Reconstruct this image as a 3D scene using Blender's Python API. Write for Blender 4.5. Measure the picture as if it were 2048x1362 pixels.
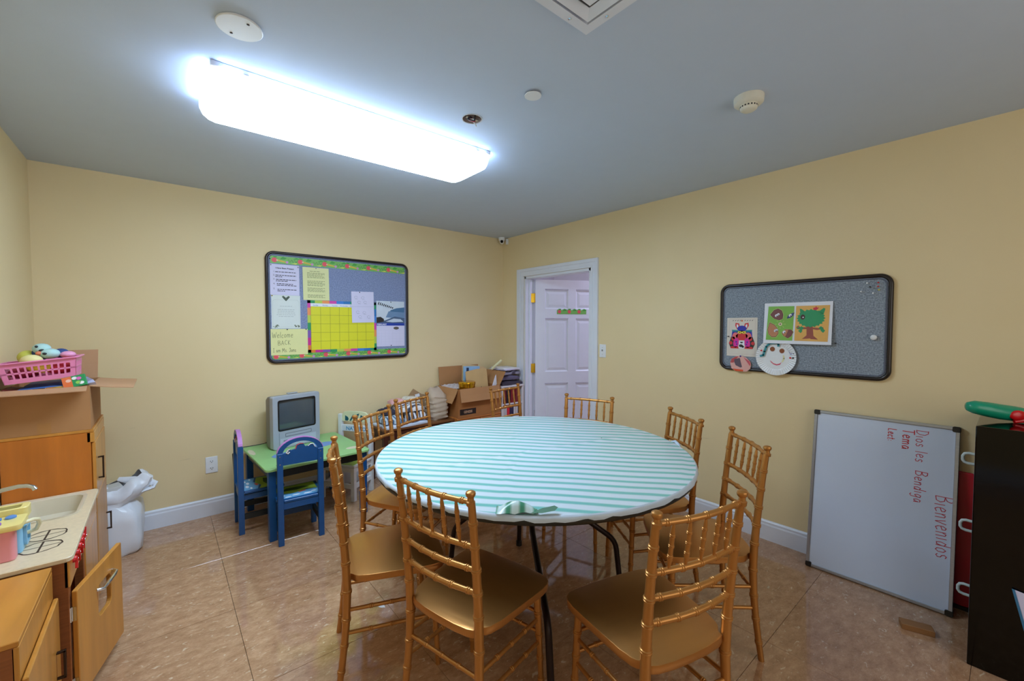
import bpy, bmesh, math, random
from mathutils import Vector, Matrix
R = math.radians
random.seed(7)
for o in list(bpy.data.objects): bpy.data.objects.remove(o)
scn = bpy.context.scene
COL = scn.collection

# ------------------------------------------------------------------ camera, world, exposure
ROOM_H = 2.44
XL, XR, YF, YN = -0.60, 3.092, 3.870, -1.45          # left / right / far / near wall planes
cam_d = bpy.data.cameras.new('camera'); cam = bpy.data.objects.new('camera', cam_d); COL.objects.link(cam)
cam_d.sensor_fit = 'HORIZONTAL'; cam_d.sensor_width = 36.0; cam_d.lens = 36.0 * 841.0 / 2048.0
cam_d.clip_start = 0.05; cam_d.clip_end = 50
cam.location = (0, 0, 1.4347); cam.rotation_euler = (R(90 - 2.043), 0, R(-39.85))
scn.camera = cam
scn.view_settings.view_transform = 'Standard'; scn.view_settings.look = 'None'
scn.view_settings.gamma = 1.0; scn.view_settings.use_curve_mapping = False
scn.view_settings.exposure = 0.1
w = bpy.data.worlds.new('world'); scn.world = w; w.use_nodes = True
bg = w.node_tree.nodes['Background']; bg.inputs[0].default_value = (0.86, 0.92, 1.0, 1); bg.inputs[1].default_value = 1.0
LAMP = 28.0            # brightness of the fluorescent lens
def area(name, loc, rot, sx, sy, power, col):
    d = bpy.data.lights.new(name, 'AREA'); d.shape = 'RECTANGLE'; d.size = sx; d.size_y = sy; d.energy = power; d.color = col
    o = bpy.data.objects.new(name, d); COL.objects.link(o); o.location = loc; o.rotation_euler = rot
    return o
# weak fill light added at an invented window behind the camera, the hall's ceiling lamp
area('added_fill_light', (1.2, YN - 0.06, 1.5), (R(90), 0, 0), 2.4, 1.5, 13, (1.0, 0.90, 0.74))
area('hall_lamp', (4.3, 2.2, 2.52), (0, 0, 0), 0.5, 1.2, 22, (0.68, 0.68, 1.0))

# ------------------------------------------------------------------ materials
def lin(c):
    return tuple(((x / 255) / 12.92 if x / 255 <= .04045 else ((x / 255 + .055) / 1.055) ** 2.4) for x in c)
MATS = {}
def mat(name, rgb, rough=.5, metal=0., spec=.5, coat=0., var=.06, scale=9., bump=0., bscale=60., stretch=(1, 1, 1), emit=0., trans=0., alpha=1.):
    if name in MATS: return MATS[name]
    m = bpy.data.materials.new(name); m.use_nodes = True; MATS[name] = m
    nt = m.node_tree; N = nt.nodes; L = nt.links; b = N['Principled BSDF']
    c = lin(rgb)
    tc = N.new('ShaderNodeTexCoord'); mp = N.new('ShaderNodeMapping'); mp.inputs['Scale'].default_value = stretch
    L.new(tc.outputs['Object'], mp.inputs['Vector'])
    nz = N.new('ShaderNodeTexNoise'); nz.inputs['Scale'].default_value = scale; nz.inputs['Detail'].default_value = 5
    L.new(mp.outputs[0], nz.inputs['Vector'])
    rp = N.new('ShaderNodeValToRGB'); e = rp.color_ramp.elements
    e[0].position = .3; e[1].position = .7
    e[0].color = tuple(x * (1 - var) for x in c) + (1,); e[1].color = tuple(min(1, x * (1 + var)) for x in c) + (1,)
    L.new(nz.outputs['Fac'], rp.inputs['Fac']); L.new(rp.outputs['Color'], b.inputs['Base Color'])
    b.inputs['Roughness'].default_value = rough; b.inputs['Metallic'].default_value = metal
    b.inputs['Specular IOR Level'].default_value = spec; b.inputs['Coat Weight'].default_value = coat; b.inputs['Coat Roughness'].default_value = .08
    b.inputs['Transmission Weight'].default_value = trans; b.inputs['Alpha'].default_value = alpha
    if emit: b.inputs['Emission Color'].default_value = c + (1,); b.inputs['Emission Strength'].default_value = emit
    if bump:
        n2 = N.new('ShaderNodeTexNoise'); n2.inputs['Scale'].default_value = bscale; n2.inputs['Detail'].default_value = 6
        L.new(mp.outputs[0], n2.inputs['Vector'])
        bm_ = N.new('ShaderNodeBump'); bm_.inputs['Strength'].default_value = bump; bm_.inputs['Distance'].default_value = .004
        L.new(n2.outputs['Fac'], bm_.inputs['Height']); L.new(bm_.outputs[0], b.inputs['Normal'])
    return m
def flat(name, rgb, rough=.6): return mat(name, rgb, rough, var=.02, spec=.3)

def floor_material():
    m = bpy.data.materials.new('marbled_linoleum'); m.use_nodes = True
    nt = m.node_tree; N = nt.nodes; L = nt.links; b = N['Principled BSDF']
    geo = N.new('ShaderNodeNewGeometry')
    mp = N.new('ShaderNodeMapping'); mp.inputs['Rotation'].default_value = (0, 0, R(28)); mp.inputs['Scale'].default_value = (1, 1.9, 1)
    L.new(geo.outputs['Position'], mp.inputs['Vector'])
    n1 = N.new('ShaderNodeTexNoise'); n1.inputs['Scale'].default_value = 12; n1.inputs['Detail'].default_value = 12; n1.inputs['Roughness'].default_value = .82
    L.new(mp.outputs[0], n1.inputs['Vector'])
    r1 = N.new('ShaderNodeValToRGB'); e = r1.color_ramp.elements
    e[0].position = .28; e[0].color = lin((140, 98, 66)) + (1,); e[1].position = .75; e[1].color = lin((216, 178, 142)) + (1,)
    x = e.new(.5); x.color = lin((182, 140, 106)) + (1,)
    L.new(n1.outputs['Fac'], r1.inputs['Fac'])
    n2 = N.new('ShaderNodeTexNoise'); n2.inputs['Scale'].default_value = 30; n2.inputs['Detail'].default_value = 4; n2.inputs['Distortion'].default_value = 1.2
    L.new(mp.outputs[0], n2.inputs['Vector'])
    r2 = N.new('ShaderNodeValToRGB'); e = r2.color_ramp.elements
    e[0].position = .62; e[0].color = (0, 0, 0, 1); e[1].position = .72; e[1].color = (.7, .7, .7, 1)
    L.new(n2.outputs['Fac'], r2.inputs['Fac'])
    mx = N.new('ShaderNodeMix'); mx.data_type = 'RGBA'
    L.new(r2.outputs['Color'], mx.inputs[0]); L.new(r1.outputs['Color'], mx.inputs[6]); mx.inputs[7].default_value = lin((228, 208, 180)) + (1,)
    # each tile a shade of its own
    oi = N.new('ShaderNodeObjectInfo'); mr = N.new('ShaderNodeMapRange'); mr.inputs['To Min'].default_value = .95; mr.inputs['To Max'].default_value = 1.05
    L.new(oi.outputs['Random'], mr.inputs['Value'])
    hs = N.new('ShaderNodeHueSaturation'); L.new(mr.outputs[0], hs.inputs['Value']); L.new(mx.outputs[2], hs.inputs['Color'])
    L.new(hs.outputs[0], b.inputs['Base Color'])
    n3 = N.new('ShaderNodeTexNoise'); n3.inputs['Scale'].default_value = 2.2; L.new(geo.outputs['Position'], n3.inputs['Vector'])
    r3 = N.new('ShaderNodeMapRange'); r3.inputs['To Min'].default_value = .03; r3.inputs['To Max'].default_value = .11
    L.new(n3.outputs['Fac'], r3.inputs['Value']); L.new(r3.outputs[0], b.inputs['Roughness'])
    b.inputs['Specular IOR Level'].default_value = .9
    bp = N.new('ShaderNodeBump'); bp.inputs['Strength'].default_value = .02; L.new(n1.outputs['Fac'], bp.inputs['Height']); L.new(bp.outputs[0], b.inputs['Normal'])
    return m
def wall_paint():
    m = bpy.data.materials.new('cream_wall_paint'); m.use_nodes = True
    nt = m.node_tree; N = nt.nodes; L = nt.links; b = N['Principled BSDF']
    geo = N.new('ShaderNodeNewGeometry')
    n1 = N.new('ShaderNodeTexNoise'); n1.inputs['Scale'].default_value = 1.6; n1.inputs['Detail'].default_value = 4; L.new(geo.outputs['Position'], n1.inputs['Vector'])
    r1 = N.new('ShaderNodeValToRGB'); e = r1.color_ramp.elements
    e[0].position = .3; e[0].color = lin((229, 208, 161)) + (1,); e[1].position = .7; e[1].color = lin((233, 212, 167)) + (1,)
    L.new(n1.outputs['Fac'], r1.inputs['Fac'])
    # scuff marks below table height
    mp = N.new('ShaderNodeMapping'); mp.inputs['Scale'].default_value = (2.2, 2.2, 26); mp.inputs['Rotation'].default_value = (.09, .06, 0); L.new(geo.outputs['Position'], mp.inputs['Vector'])
    n2 = N.new('ShaderNodeTexNoise'); n2.inputs['Scale'].default_value = 1.5; n2.inputs['Detail'].default_value = 3; L.new(mp.outputs[0], n2.inputs['Vector'])
    r2 = N.new('ShaderNodeValToRGB'); e = r2.color_ramp.elements
    e[0].position = .70; e[0].color = (0, 0, 0, 1); e[1].position = .78; e[1].color = (.35, .35, .35, 1)
    L.new(n2.outputs['Fac'], r2.inputs['Fac'])
    sp = N.new('ShaderNodeSeparateXYZ'); L.new(geo.outputs['Position'], sp.inputs[0])
    zr = N.new('ShaderNodeMapRange'); zr.inputs['From Min'].default_value = .75; zr.inputs['From Max'].default_value = 1.05; zr.inputs['To Min'].default_value = 1; zr.inputs['To Max'].default_value = 0
    L.new(sp.outputs['Z'], zr.inputs['Value'])
    mu = N.new('ShaderNodeMath'); mu.operation = 'MULTIPLY'; L.new(r2.outputs['Color'], mu.inputs[0]); L.new(zr.outputs[0], mu.inputs[1])
    mx = N.new('ShaderNodeMix'); mx.data_type = 'RGBA'; L.new(mu.outputs[0], mx.inputs[0]); L.new(r1.outputs['Color'], mx.inputs[6]); mx.inputs[7].default_value = lin((120, 105, 80)) + (1,)
    L.new(mx.outputs[2], b.inputs['Base Color']); b.inputs['Roughness'].default_value = .55; b.inputs['Specular IOR Level'].default_value = .3
    n3 = N.new('ShaderNodeTexNoise'); n3.inputs['Scale'].default_value = 140; L.new(geo.outputs['Position'], n3.inputs['Vector'])
    bp = N.new('ShaderNodeBump'); bp.inputs['Strength'].default_value = .06; bp.inputs['Distance'].default_value = .002; L.new(n3.outputs['Fac'], bp.inputs['Height']); L.new(bp.outputs[0], b.inputs['Normal'])
    return m
def stripe_material(name, base, line, ang, pitch, soft=.3, rough=.3):
    m = bpy.data.materials.new(name); m.use_nodes = True; MATS[name] = m
    nt = m.node_tree; N = nt.nodes; L = nt.links; b = N['Principled BSDF']
    tc = N.new('ShaderNodeTexCoord'); mp = N.new('ShaderNodeMapping'); mp.inputs['Rotation'].default_value = (0, 0, ang)
    L.new(tc.outputs['Object'], mp.inputs['Vector'])
    wv = N.new('ShaderNodeTexWave'); wv.wave_type = 'BANDS'; wv.bands_direction = 'X'; wv.inputs['Scale'].default_value = 1 / (pitch * 3.1831) ; wv.inputs['Distortion'].default_value = .35; wv.inputs['Detail'].default_value = 2; wv.inputs['Detail Scale'].default_value = .4
    L.new(mp.outputs[0], wv.inputs['Vector'])
    rp = N.new('ShaderNodeValToRGB'); e = rp.color_ramp.elements
    e[0].position = 0; e[0].color = lin(base) + (1,); e[1].position = 1; e[1].color = lin(line) + (1,)
    x = e.new(.62 - soft); x.color = lin(base) + (1,); y = e.new(.9); y.color = lin(line) + (1,)
    L.new(wv.outputs['Color'], rp.inputs['Fac']); L.new(rp.outputs['Color'], b.inputs['Base Color'])
    b.inputs['Roughness'].default_value = rough
    nz = N.new('ShaderNodeTexNoise'); nz.inputs['Scale'].default_value = 7; nz.inputs['Detail'].default_value = 5; L.new(tc.outputs['Object'], nz.inputs['Vector'])
    bp = N.new('ShaderNodeBump'); bp.inputs['Strength'].default_value = .25; bp.inputs['Distance'].default_value = .01; L.new(nz.outputs['Fac'], bp.inputs['Height']); L.new(bp.outputs[0], b.inputs['Normal'])
    return m
def cork_material(name, a, c):
    m = bpy.data.materials.new(name); m.use_nodes = True; MATS[name] = m
    nt = m.node_tree; N = nt.nodes; L = nt.links; b = N['Principled BSDF']
    tc = N.new('ShaderNodeTexCoord'); nz = N.new('ShaderNodeTexNoise'); nz.inputs['Scale'].default_value = 130; nz.inputs['Detail'].default_value = 6
    L.new(tc.outputs['Object'], nz.inputs['Vector']); rp = N.new('ShaderNodeValToRGB'); e = rp.color_ramp.elements
    e[0].position = .35; e[0].color = lin(a) + (1,); e[1].position = .65; e[1].color = lin(c) + (1,)
    L.new(nz.outputs['Fac'], rp.inputs['Fac']); L.new(rp.outputs['Color'], b.inputs['Base Color']); b.inputs['Roughness'].default_value = .9
    return m
WALL = wall_paint(); FLOOR = floor_material()
CEIL = mat('ceiling_paint', (196, 208, 226), .8, var=.01, bump=.05, bscale=200)
TRIM = mat('white_trim_paint', (226, 230, 240), .32, var=.015)
HALL = mat('hall_paint', (226, 224, 240), .6, var=.01)
GOLD = mat('gold_chair_lacquer', (188, 130, 66), .34, metal=.6, spec=.5, var=.05, scale=4)
SEATM = mat('gold_seat_lacquer', (196, 138, 76), .3, metal=.75, spec=.5, var=.05, scale=3, stretch=(1, 6, 1))
MAPLE = mat('honey_plywood', (204, 136, 54), .38, var=.12, scale=2.4, stretch=(9, 1, 1), coat=.25)
MAPLEV = mat('honey_plywood_upright', (208, 142, 60), .34, var=.12, scale=2.2, stretch=(9, 9, 1), coat=.3)
MAPLED = mat('amber_plywood_side', (198, 112, 32), .4, var=.14, scale=2, stretch=(9, 9, 1), coat=.2)
PLYEDGE = mat('brown_plywood_edge', (150, 86, 40), .5, var=.2, scale=3, stretch=(1, 1, 40))
LAMIN = mat('beige_laminate', (226, 206, 172), .4, var=.06, scale=60)
BASIN = mat('beige_basin_plastic', (216, 204, 180), .35, var=.03)
CHROME = mat('chrome', (215, 220, 226), .12, metal=1., var=.03)
DARKMETAL = mat('dark_bronze_metal', (62, 46, 36), .38, metal=.6, var=.05)
BRASS = mat('brass', (214, 172, 52), .25, metal=.9, var=.05)
BLACKP = mat('black_plastic', (22, 21, 22), .35, var=.1)
BROWNBLK = mat('brown_black_frame', (34, 24, 22), .28, var=.1)
BLACKLAC = mat('black_lacquer', (5, 4, 4), .08, var=.1, spec=.35)
CARD = mat('corrugated_cardboard', (178, 128, 82), .8, var=.06, scale=5, bump=.05, bscale=30)
CARDIN = mat('cardboard_inside', (196, 150, 112), .8, var=.05, scale=5)
CARDD = mat('dark_cardboard', (168, 108, 56), .8, var=.08, scale=5)
WHITEP = mat('white_plastic', (232, 234, 236), .35, var=.02)
PAPER = mat('white_paper', (232, 234, 242), .7, var=.015)
PAPERL = mat('lilac_paper', (216, 212, 238), .7, var=.015)
PAPERY = mat('pale_yellow_paper', (232, 230, 164), .7, var=.02)
PAPERG = mat('grey_white_paper', (220, 226, 222), .7, var=.02)
INK = flat('black_ink', (40, 38, 48)); INKG = flat('grey_ink', (128, 130, 132)); INKGR = flat('olive_ink', (128, 132, 92))
REDINK = flat('red_marker', (196, 58, 72)); REDINK2 = flat('bright_red_marker', (206, 48, 52))
def C(name, rgb, rough=.5): return mat(name, rgb, rough, var=.05)

# ------------------------------------------------------------------ mesh builder
class MB:
    def __init__(s): s.v = []; s.f = []; s.mi = []; s.m = 0
    def add(s, vs, fs):
        b = len(s.v); s.v += [tuple(p) for p in vs]
        for f in fs: s.f.append([b + i for i in f]); s.mi.append(s.m)
        return s
    def box(s, x0, x1, y0, y1, z0, z1, M=None):
        vs = [(x, y, z) for z in (z0, z1) for y in (y0, y1) for x in (x0, x1)]
        if M: vs = [M @ Vector(p) for p in vs]
        return s.add(vs, [(0, 2, 3, 1), (4, 5, 7, 6), (0, 1, 5, 4), (1, 3, 7, 5), (3, 2, 6, 7), (2, 0, 4, 6)])
    def prism(s, pts, a0, a1, ax='z'):
        # outline in the two other axes, extruded along ax
        def p(u, v, a): return (u, v, a) if ax == 'z' else ((u, a, v) if ax == 'y' else (a, u, v))
        n = len(pts); vs = [p(u, v, a0) for u, v in pts] + [p(u, v, a1) for u, v in pts]
        fs = [tuple(range(n))[::-1], tuple(range(n, 2 * n))] + [(i, (i + 1) % n, n + (i + 1) % n, n + i) for i in range(n)]
        if ax == 'y': fs = [f[::-1] for f in fs]
        return s.add(vs, fs)
    def ring(s, out, inn, a0, a1, ax='z'):
        def p(u, v, a): return (u, v, a) if ax == 'z' else ((u, a, v) if ax == 'y' else (a, u, v))
        n = len(out); vs = [p(u, v, a) for pts in (out, inn) for a in (a0, a1) for u, v in pts]
        fs = []
        for i in range(n):
            j = (i + 1) % n
            fs += [(i, j, n + j, n + i), (2 * n + j, 2 * n + i, 3 * n + i, 3 * n + j), (n + i, n + j, 3 * n + j, 3 * n + i), (j, i, 2 * n + i, 2 * n + j)]
        if ax == 'y': fs = [f[::-1] for f in fs]
        return s.add(vs, fs)
    def tube(s, pts, r, n=10, closed=False, caps=True, sy=1.):
        pts = [Vector(p) for p in pts]; k = len(pts); rs = r if isinstance(r, (list, tuple)) else [r] * k
        up = None; vs = []
        for i, p in enumerate(pts):
            if closed: t = pts[(i + 1) % k] - pts[i - 1]
            else: t = pts[min(i + 1, k - 1)] - pts[max(i - 1, 0)]
            t.normalize()
            if up is None:
                up = Vector((0, 0, 1)) if abs(t.z) < .9 else Vector((1, 0, 0))
            a = t.cross(up)
            if a.length < 1e-6: a = t.orthogonal()
            a.normalize(); b = a.cross(t).normalized(); up = b
            for j in range(n):
                q = 2 * math.pi * j / n; vs.append(p + a * (math.cos(q) * rs[i]) + b * (math.sin(q) * rs[i] * sy))
        fs = []
        for i in range(k if closed else k - 1):
            i2 = (i + 1) % k
            for j in range(n): fs.append((i * n + j, i * n + (j + 1) % n, i2 * n + (j + 1) % n, i2 * n + j))
        if caps and not closed: fs += [tuple(range(n))[::-1], tuple((k - 1) * n + j for j in range(n))]
        fs = [f[::-1] for f in fs]
        return s.add(vs, fs)
    def lathe(s, prof, n=20, c=(0, 0, 0), M=None):
        vs = []; k = len(prof)
        for r, z in prof:
            for j in range(n):
                q = 2 * math.pi * j / n; p = Vector((r * math.cos(q), r * math.sin(q), z))
                if M: p = M @ p
                vs.append(p + Vector(c))
        fs = [(i * n + j, i * n + (j + 1) % n, (i + 1) * n + (j + 1) % n, (i + 1) * n + j) for i in range(k - 1) for j in range(n)]
        fs += [tuple(range(n))[::-1], tuple((k - 1) * n + j for j in range(n))]
        return s.add(vs, fs)
    def ball(s, c, rx, ry, rz, n=14, k=9, M=None):
        prof = [(max(1e-4, math.sin(math.pi * i / k)), -math.cos(math.pi * i / k)) for i in range(k + 1)]
        S = Matrix.Diagonal((rx, ry, rz)).to_4x4(); S = (M @ S) if M else S
        return s.lathe(prof, n, c, S)
    def disc(s, cx, cz, rx, rz, y, n=20, a0=0, a1=2 * math.pi):
        return s.poly([(cx + rx * math.cos(a0 + (a1 - a0) * i / n), cz + rz * math.sin(a0 + (a1 - a0) * i / n)) for i in range(n + (0 if abs(a1 - a0 - 2 * math.pi) < 1e-6 else 1))], y)
    def poly(s, pts, y, t=.0004):
        # thin printed shape on a plane facing -y (x,z outline)
        return s.prism(pts, y, y - t, 'y')
    def stroke(s, pts, wd, y, t=.0004):
        for (a, b) in zip(pts[:-1], pts[1:]):
            d = Vector((b[0] - a[0], b[1] - a[1]));
            if d.length < 1e-6: continue
            d.normalize(); n = Vector((-d.y, d.x)) * wd / 2; e = d * wd * .25
            s.prism([(a[0] - n.x - e.x, a[1] - n.y - e.y), (b[0] - n.x + e.x, b[1] - n.y + e.y), (b[0] + n.x + e.x, b[1] + n.y + e.y), (a[0] + n.x - e.x, a[1] + n.y - e.y)], y, y - t, 'y')
        return s
    def mesh(s, name, mats, smooth=0, bevel=0, seg=1):
        me = bpy.data.meshes.new(name)
        me.from_pydata(s.v, [], s.f)
        if not isinstance(mats, (list, tuple)): mats = [mats]
        for m in mats: me.materials.append(m)
        me.polygons.foreach_set('material_index', s.mi)
        bm = bmesh.new(); bm.from_mesh(me)
        bmesh.ops.remove_doubles(bm, verts=bm.verts, dist=1e-6)
        bmesh.ops.recalc_face_normals(bm, faces=bm.faces)
        if bevel:
            es = [e for e in bm.edges if len(e.link_faces) == 2 and e.calc_face_angle(0) > R(40)]
            bmesh.ops.bevel(bm, geom=es, offset=bevel, segments=seg, profile=.6, affect='EDGES', clamp_overlap=True)
        bm.to_mesh(me); bm.free()
        if smooth:
            me.polygons.foreach_set('use_smooth', [True] * len(me.polygons)); me.set_sharp_from_angle(angle=R(smooth))
        me.update()
        return me
    def obj(s, name, mats, parent=None, loc=(0, 0, 0), rot=(0, 0, 0), smooth=0, bevel=0, seg=1):
        o = bpy.data.objects.new(name, s.mesh(name, mats, smooth, bevel, seg)); COL.objects.link(o)
        o.location = loc; o.rotation_euler = rot
        if parent: o.parent = parent
        return o
def rrect(x0, x1, y0, y1, r, n=5):
    pts = []
    for cx, cy, a in ((x1 - r, y1 - r, 0), (x0 + r, y1 - r, 90), (x0 + r, y0 + r, 180), (x1 - r, y0 + r, 270)):
        for i in range(n + 1):
            q = R(a + 90 * i / n); pts.append((cx + r * math.cos(q), cy + r * math.sin(q)))
    return pts
def thing(name, label, cat, loc=(0, 0, 0), rot=(0, 0, 0), group=None):
    o = bpy.data.objects.new(name, None); COL.objects.link(o); o.location = loc; o.rotation_euler = rot; o.empty_display_size = .1
    return tag(o, label, cat, group)
def tag(o, label, cat, group=None):
    o['label'] = label; o['category'] = cat
    if group: o['group'] = group
    return o
def struct(o): o['kind'] = 'structure'; return o
def lab(o, label): o['label'] = label; return o
def dup(o, parent=None):
    c = o.copy(); COL.objects.link(c)
    if parent: c.parent = parent
    for ch in list(o.children): dup(ch, c)
    return c
def box(name, m, x0, x1, y0, y1, z0, z1, parent=None, bevel=0, **k):
    return MB().box(x0, x1, y0, y1, z0, z1).obj(name, m, parent, bevel=bevel, **k)
def text(name, s, size, m, parent, x, z, y=-.001, align='LEFT', sx=1., rot=0., bold=0.):
    cu = bpy.data.curves.new(name, 'FONT'); cu.body = s; cu.size = size; cu.align_x = align; cu.extrude = .0002; cu.offset = bold; cu.resolution_u = 2
    t = bpy.data.objects.new(name, cu); COL.objects.link(t)
    dg = bpy.context.evaluated_depsgraph_get(); me = bpy.data.meshes.new_from_object(t.evaluated_get(dg)); bpy.data.objects.remove(t)
    me.transform(Matrix.Rotation(R(90), 4, 'X') @ Matrix.Diagonal((sx, 1, 1, 1)))
    me.materials.clear(); me.materials.append(m)
    o = bpy.data.objects.new(name, me); COL.objects.link(o); o.location = (x, y, z); o.rotation_euler = (0, R(rot), 0); o.parent = parent
    return o
# handwriting: each glyph is (advance, strokes), cap height 1
G = {
 'B': (.62, [[(0, 0), (.03, 1), (.34, .98), (.46, .82), (.36, .62), (.05, .52), (.4, .47), (.53, .25), (.38, .03), (0, 0)]]),
 'i': (.22, [[(.05, .55), (.06, 0)]]), 'l': (.2, [[(.06, 1), (.05, 0)]]),
 'e': (.5, [[(.03, .28), (.38, .36), (.36, .52), (.2, .58), (.05, .42), (.05, .15), (.18, 0), (.42, .08)]]),
 'n': (.5, [[(.04, .55), (.05, 0)], [(.05, .35), (.2, .56), (.34, .5), (.37, 0)]]),
 'v': (.45, [[(.02, .55), (.18, 0), (.38, .58)]]),
 'd': (.5, [[(.36, .45), (.18, .55), (.04, .3), (.1, .03), (.28, .05), (.36, .3)], [(.38, 1), (.37, 0)]]),
 'o': (.48, [[(.2, .56), (.04, .38), (.06, .1), (.22, 0), (.38, .14), (.38, .42), (.2, .56)]]),
 's': (.42, [[(.34, .5), (.18, .57), (.06, .46), (.12, .32), (.3, .24), (.32, .08), (.16, 0), (.03, .08)]]),
 'D': (.62, [[(.05, 0), (.06, .98)], [(0, .98), (.3, .96), (.52, .7), (.5, .28), (.3, .03), (0, 0)]]),
 'g': (.5, [[(.36, .5), (.16, .56), (.04, .3), (.14, .05), (.36, .25), (.38, .52), (.36, -.25), (.18, -.36), (.04, -.25)]]),
 'a': (.5, [[(.36, .5), (.16, .56), (.03, .3), (.12, .02), (.3, .1), (.36, .4), (.4, 0)]]),
 'T': (.6, [[(0, .98), (.55, 1)], [(.27, .98), (.25, 0)]]),
 'm': (.72, [[(.04, .55), (.05, 0)], [(.05, .38), (.18, .56), (.3, .48), (.32, 0)], [(.32, .38), (.46, .56), (.58, .46), (.6, 0)]]),
 'L': (.5, [[(.05, 1), (.04, .02), (.42, 0)]]),
 'c': (.44, [[(.36, .46), (.2, .56), (.05, .36), (.07, .1), (.22, 0), (.38, .08)]]),
 't': (.4, [[(.16, .85), (.15, .08), (.28, 0)], [(.02, .58), (.32, .6)]]),
 ':': (.2, [[(.05, .4), (.09, .42)], [(.05, .08), (.09, .1)]]), '.': (.2, [[(.05, 0), (.1, .02)]]),
 'W': (.9, [[(0, .95), (.2, 0), (.4, .7), (.6, 0), (.82, 1)]]),
 'A': (.62, [[(0, 0), (.26, 1), (.52, 0)], [(.1, .35), (.42, .36)]]),
 'C': (.62, [[(.5, .85), (.3, 1), (.06, .7), (.06, .28), (.26, 0), (.52, .12)]]),
 'K': (.6, [[(.05, 1), (.04, 0)], [(.46, .98), (.06, .45), (.5, 0)]]),
 'I': (.4, [[(.05, 1), (.35, 1)], [(.2, 1), (.2, 0)], [(.04, 0), (.36, 0)]]),
 'M': (.8, [[(.03, 0), (.08, 1), (.34, .35), (.6, 1), (.68, 0)]]),
 'J': (.5, [[(.05, 1), (.48, 1)], [(.3, 1), (.3, .15), (.16, 0), (.02, .15)]]),
 ' ': (.35, []),
}
def hand(name, s, size, m, parent, x, z, wd, rot=0., y=-.001, sx=1., slant=0.):
    b = MB(); px = 0; rr = random.Random(s)
    for ch in s:
        adv, st = G[ch]; dy = rr.uniform(-.04, .04)
        for q in st: b.stroke([((px + u * sx + slant * v) * size, (v + dy) * size) for u, v in q], wd, 0)
        px += (adv + .1) * sx
    return b.obj(name, m, parent, loc=(x, y, z), rot=(0, R(rot), 0))
ROT_B = (0, 0, R(-90))     # local -y faces away from the right wall

# ------------------------------------------------------------------ the room
def tiles():
    fl = struct(box('floor', mat('floor_joint', (70, 48, 34), .6), XL - .1, XR + .1, YN - .1, YF + .1, -.06, -.004))
    xs = [.255 + .6085 * k for k in range(-3, 7)]; ys = [.685 + .603 * k for k in range(-5, 8)]
    xs = [max(XL, min(XR, x)) for x in xs]; ys = [max(YN, min(YF, y)) for y in ys]
    g = .0016; shared = {}
    for x0, x1 in zip(xs[:-1], xs[1:]):
        for y0, y1 in zip(ys[:-1], ys[1:]):
            if x1 - x0 < .02 or y1 - y0 < .02: continue
            k = (round(x1 - x0, 4), round(y1 - y0, 4))
            if k not in shared:
                shared[k] = MB().box(g / 2, k[0] - g / 2, g / 2, k[1] - g / 2, -.004, 0).mesh('floor_tile', FLOOR, bevel=.0006)
            o = bpy.data.objects.new('floor_tile', shared[k]); COL.objects.link(o); o.location = (x0, y0, 0); o.parent = fl
tiles()
T = .12
struct(box('wall_left', WALL, XL - T, XL, YN - T, YF + T, 0, ROOM_H))
struct(box('wall_far', WALL, XL, XR + T, YF, YF + T, 0, ROOM_H))
DY0, DY1, DZ = 2.556, 3.484, 1.962                    # doorway in the right wall
wb = MB(); wb.box(XR, XR + T, DY1, YF, 0, ROOM_H); wb.box(XR, XR + T, YN, DY0, 0, ROOM_H); wb.box(XR, XR + T, DY0, DY1, DZ, ROOM_H)
struct(wb.obj('wall_right', WALL))
wn = MB(); wn.box(XL, 0.0, YN - T, YN, 0, ROOM_H); wn.box(2.4, XR + T, YN - T, YN, 0, ROOM_H); wn.box(0., 2.4, YN - T, YN, 0, .75); wn.box(0., 2.4, YN - T, YN, 2.25, ROOM_H)
struct(wn.obj('wall_near', WALL))
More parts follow.
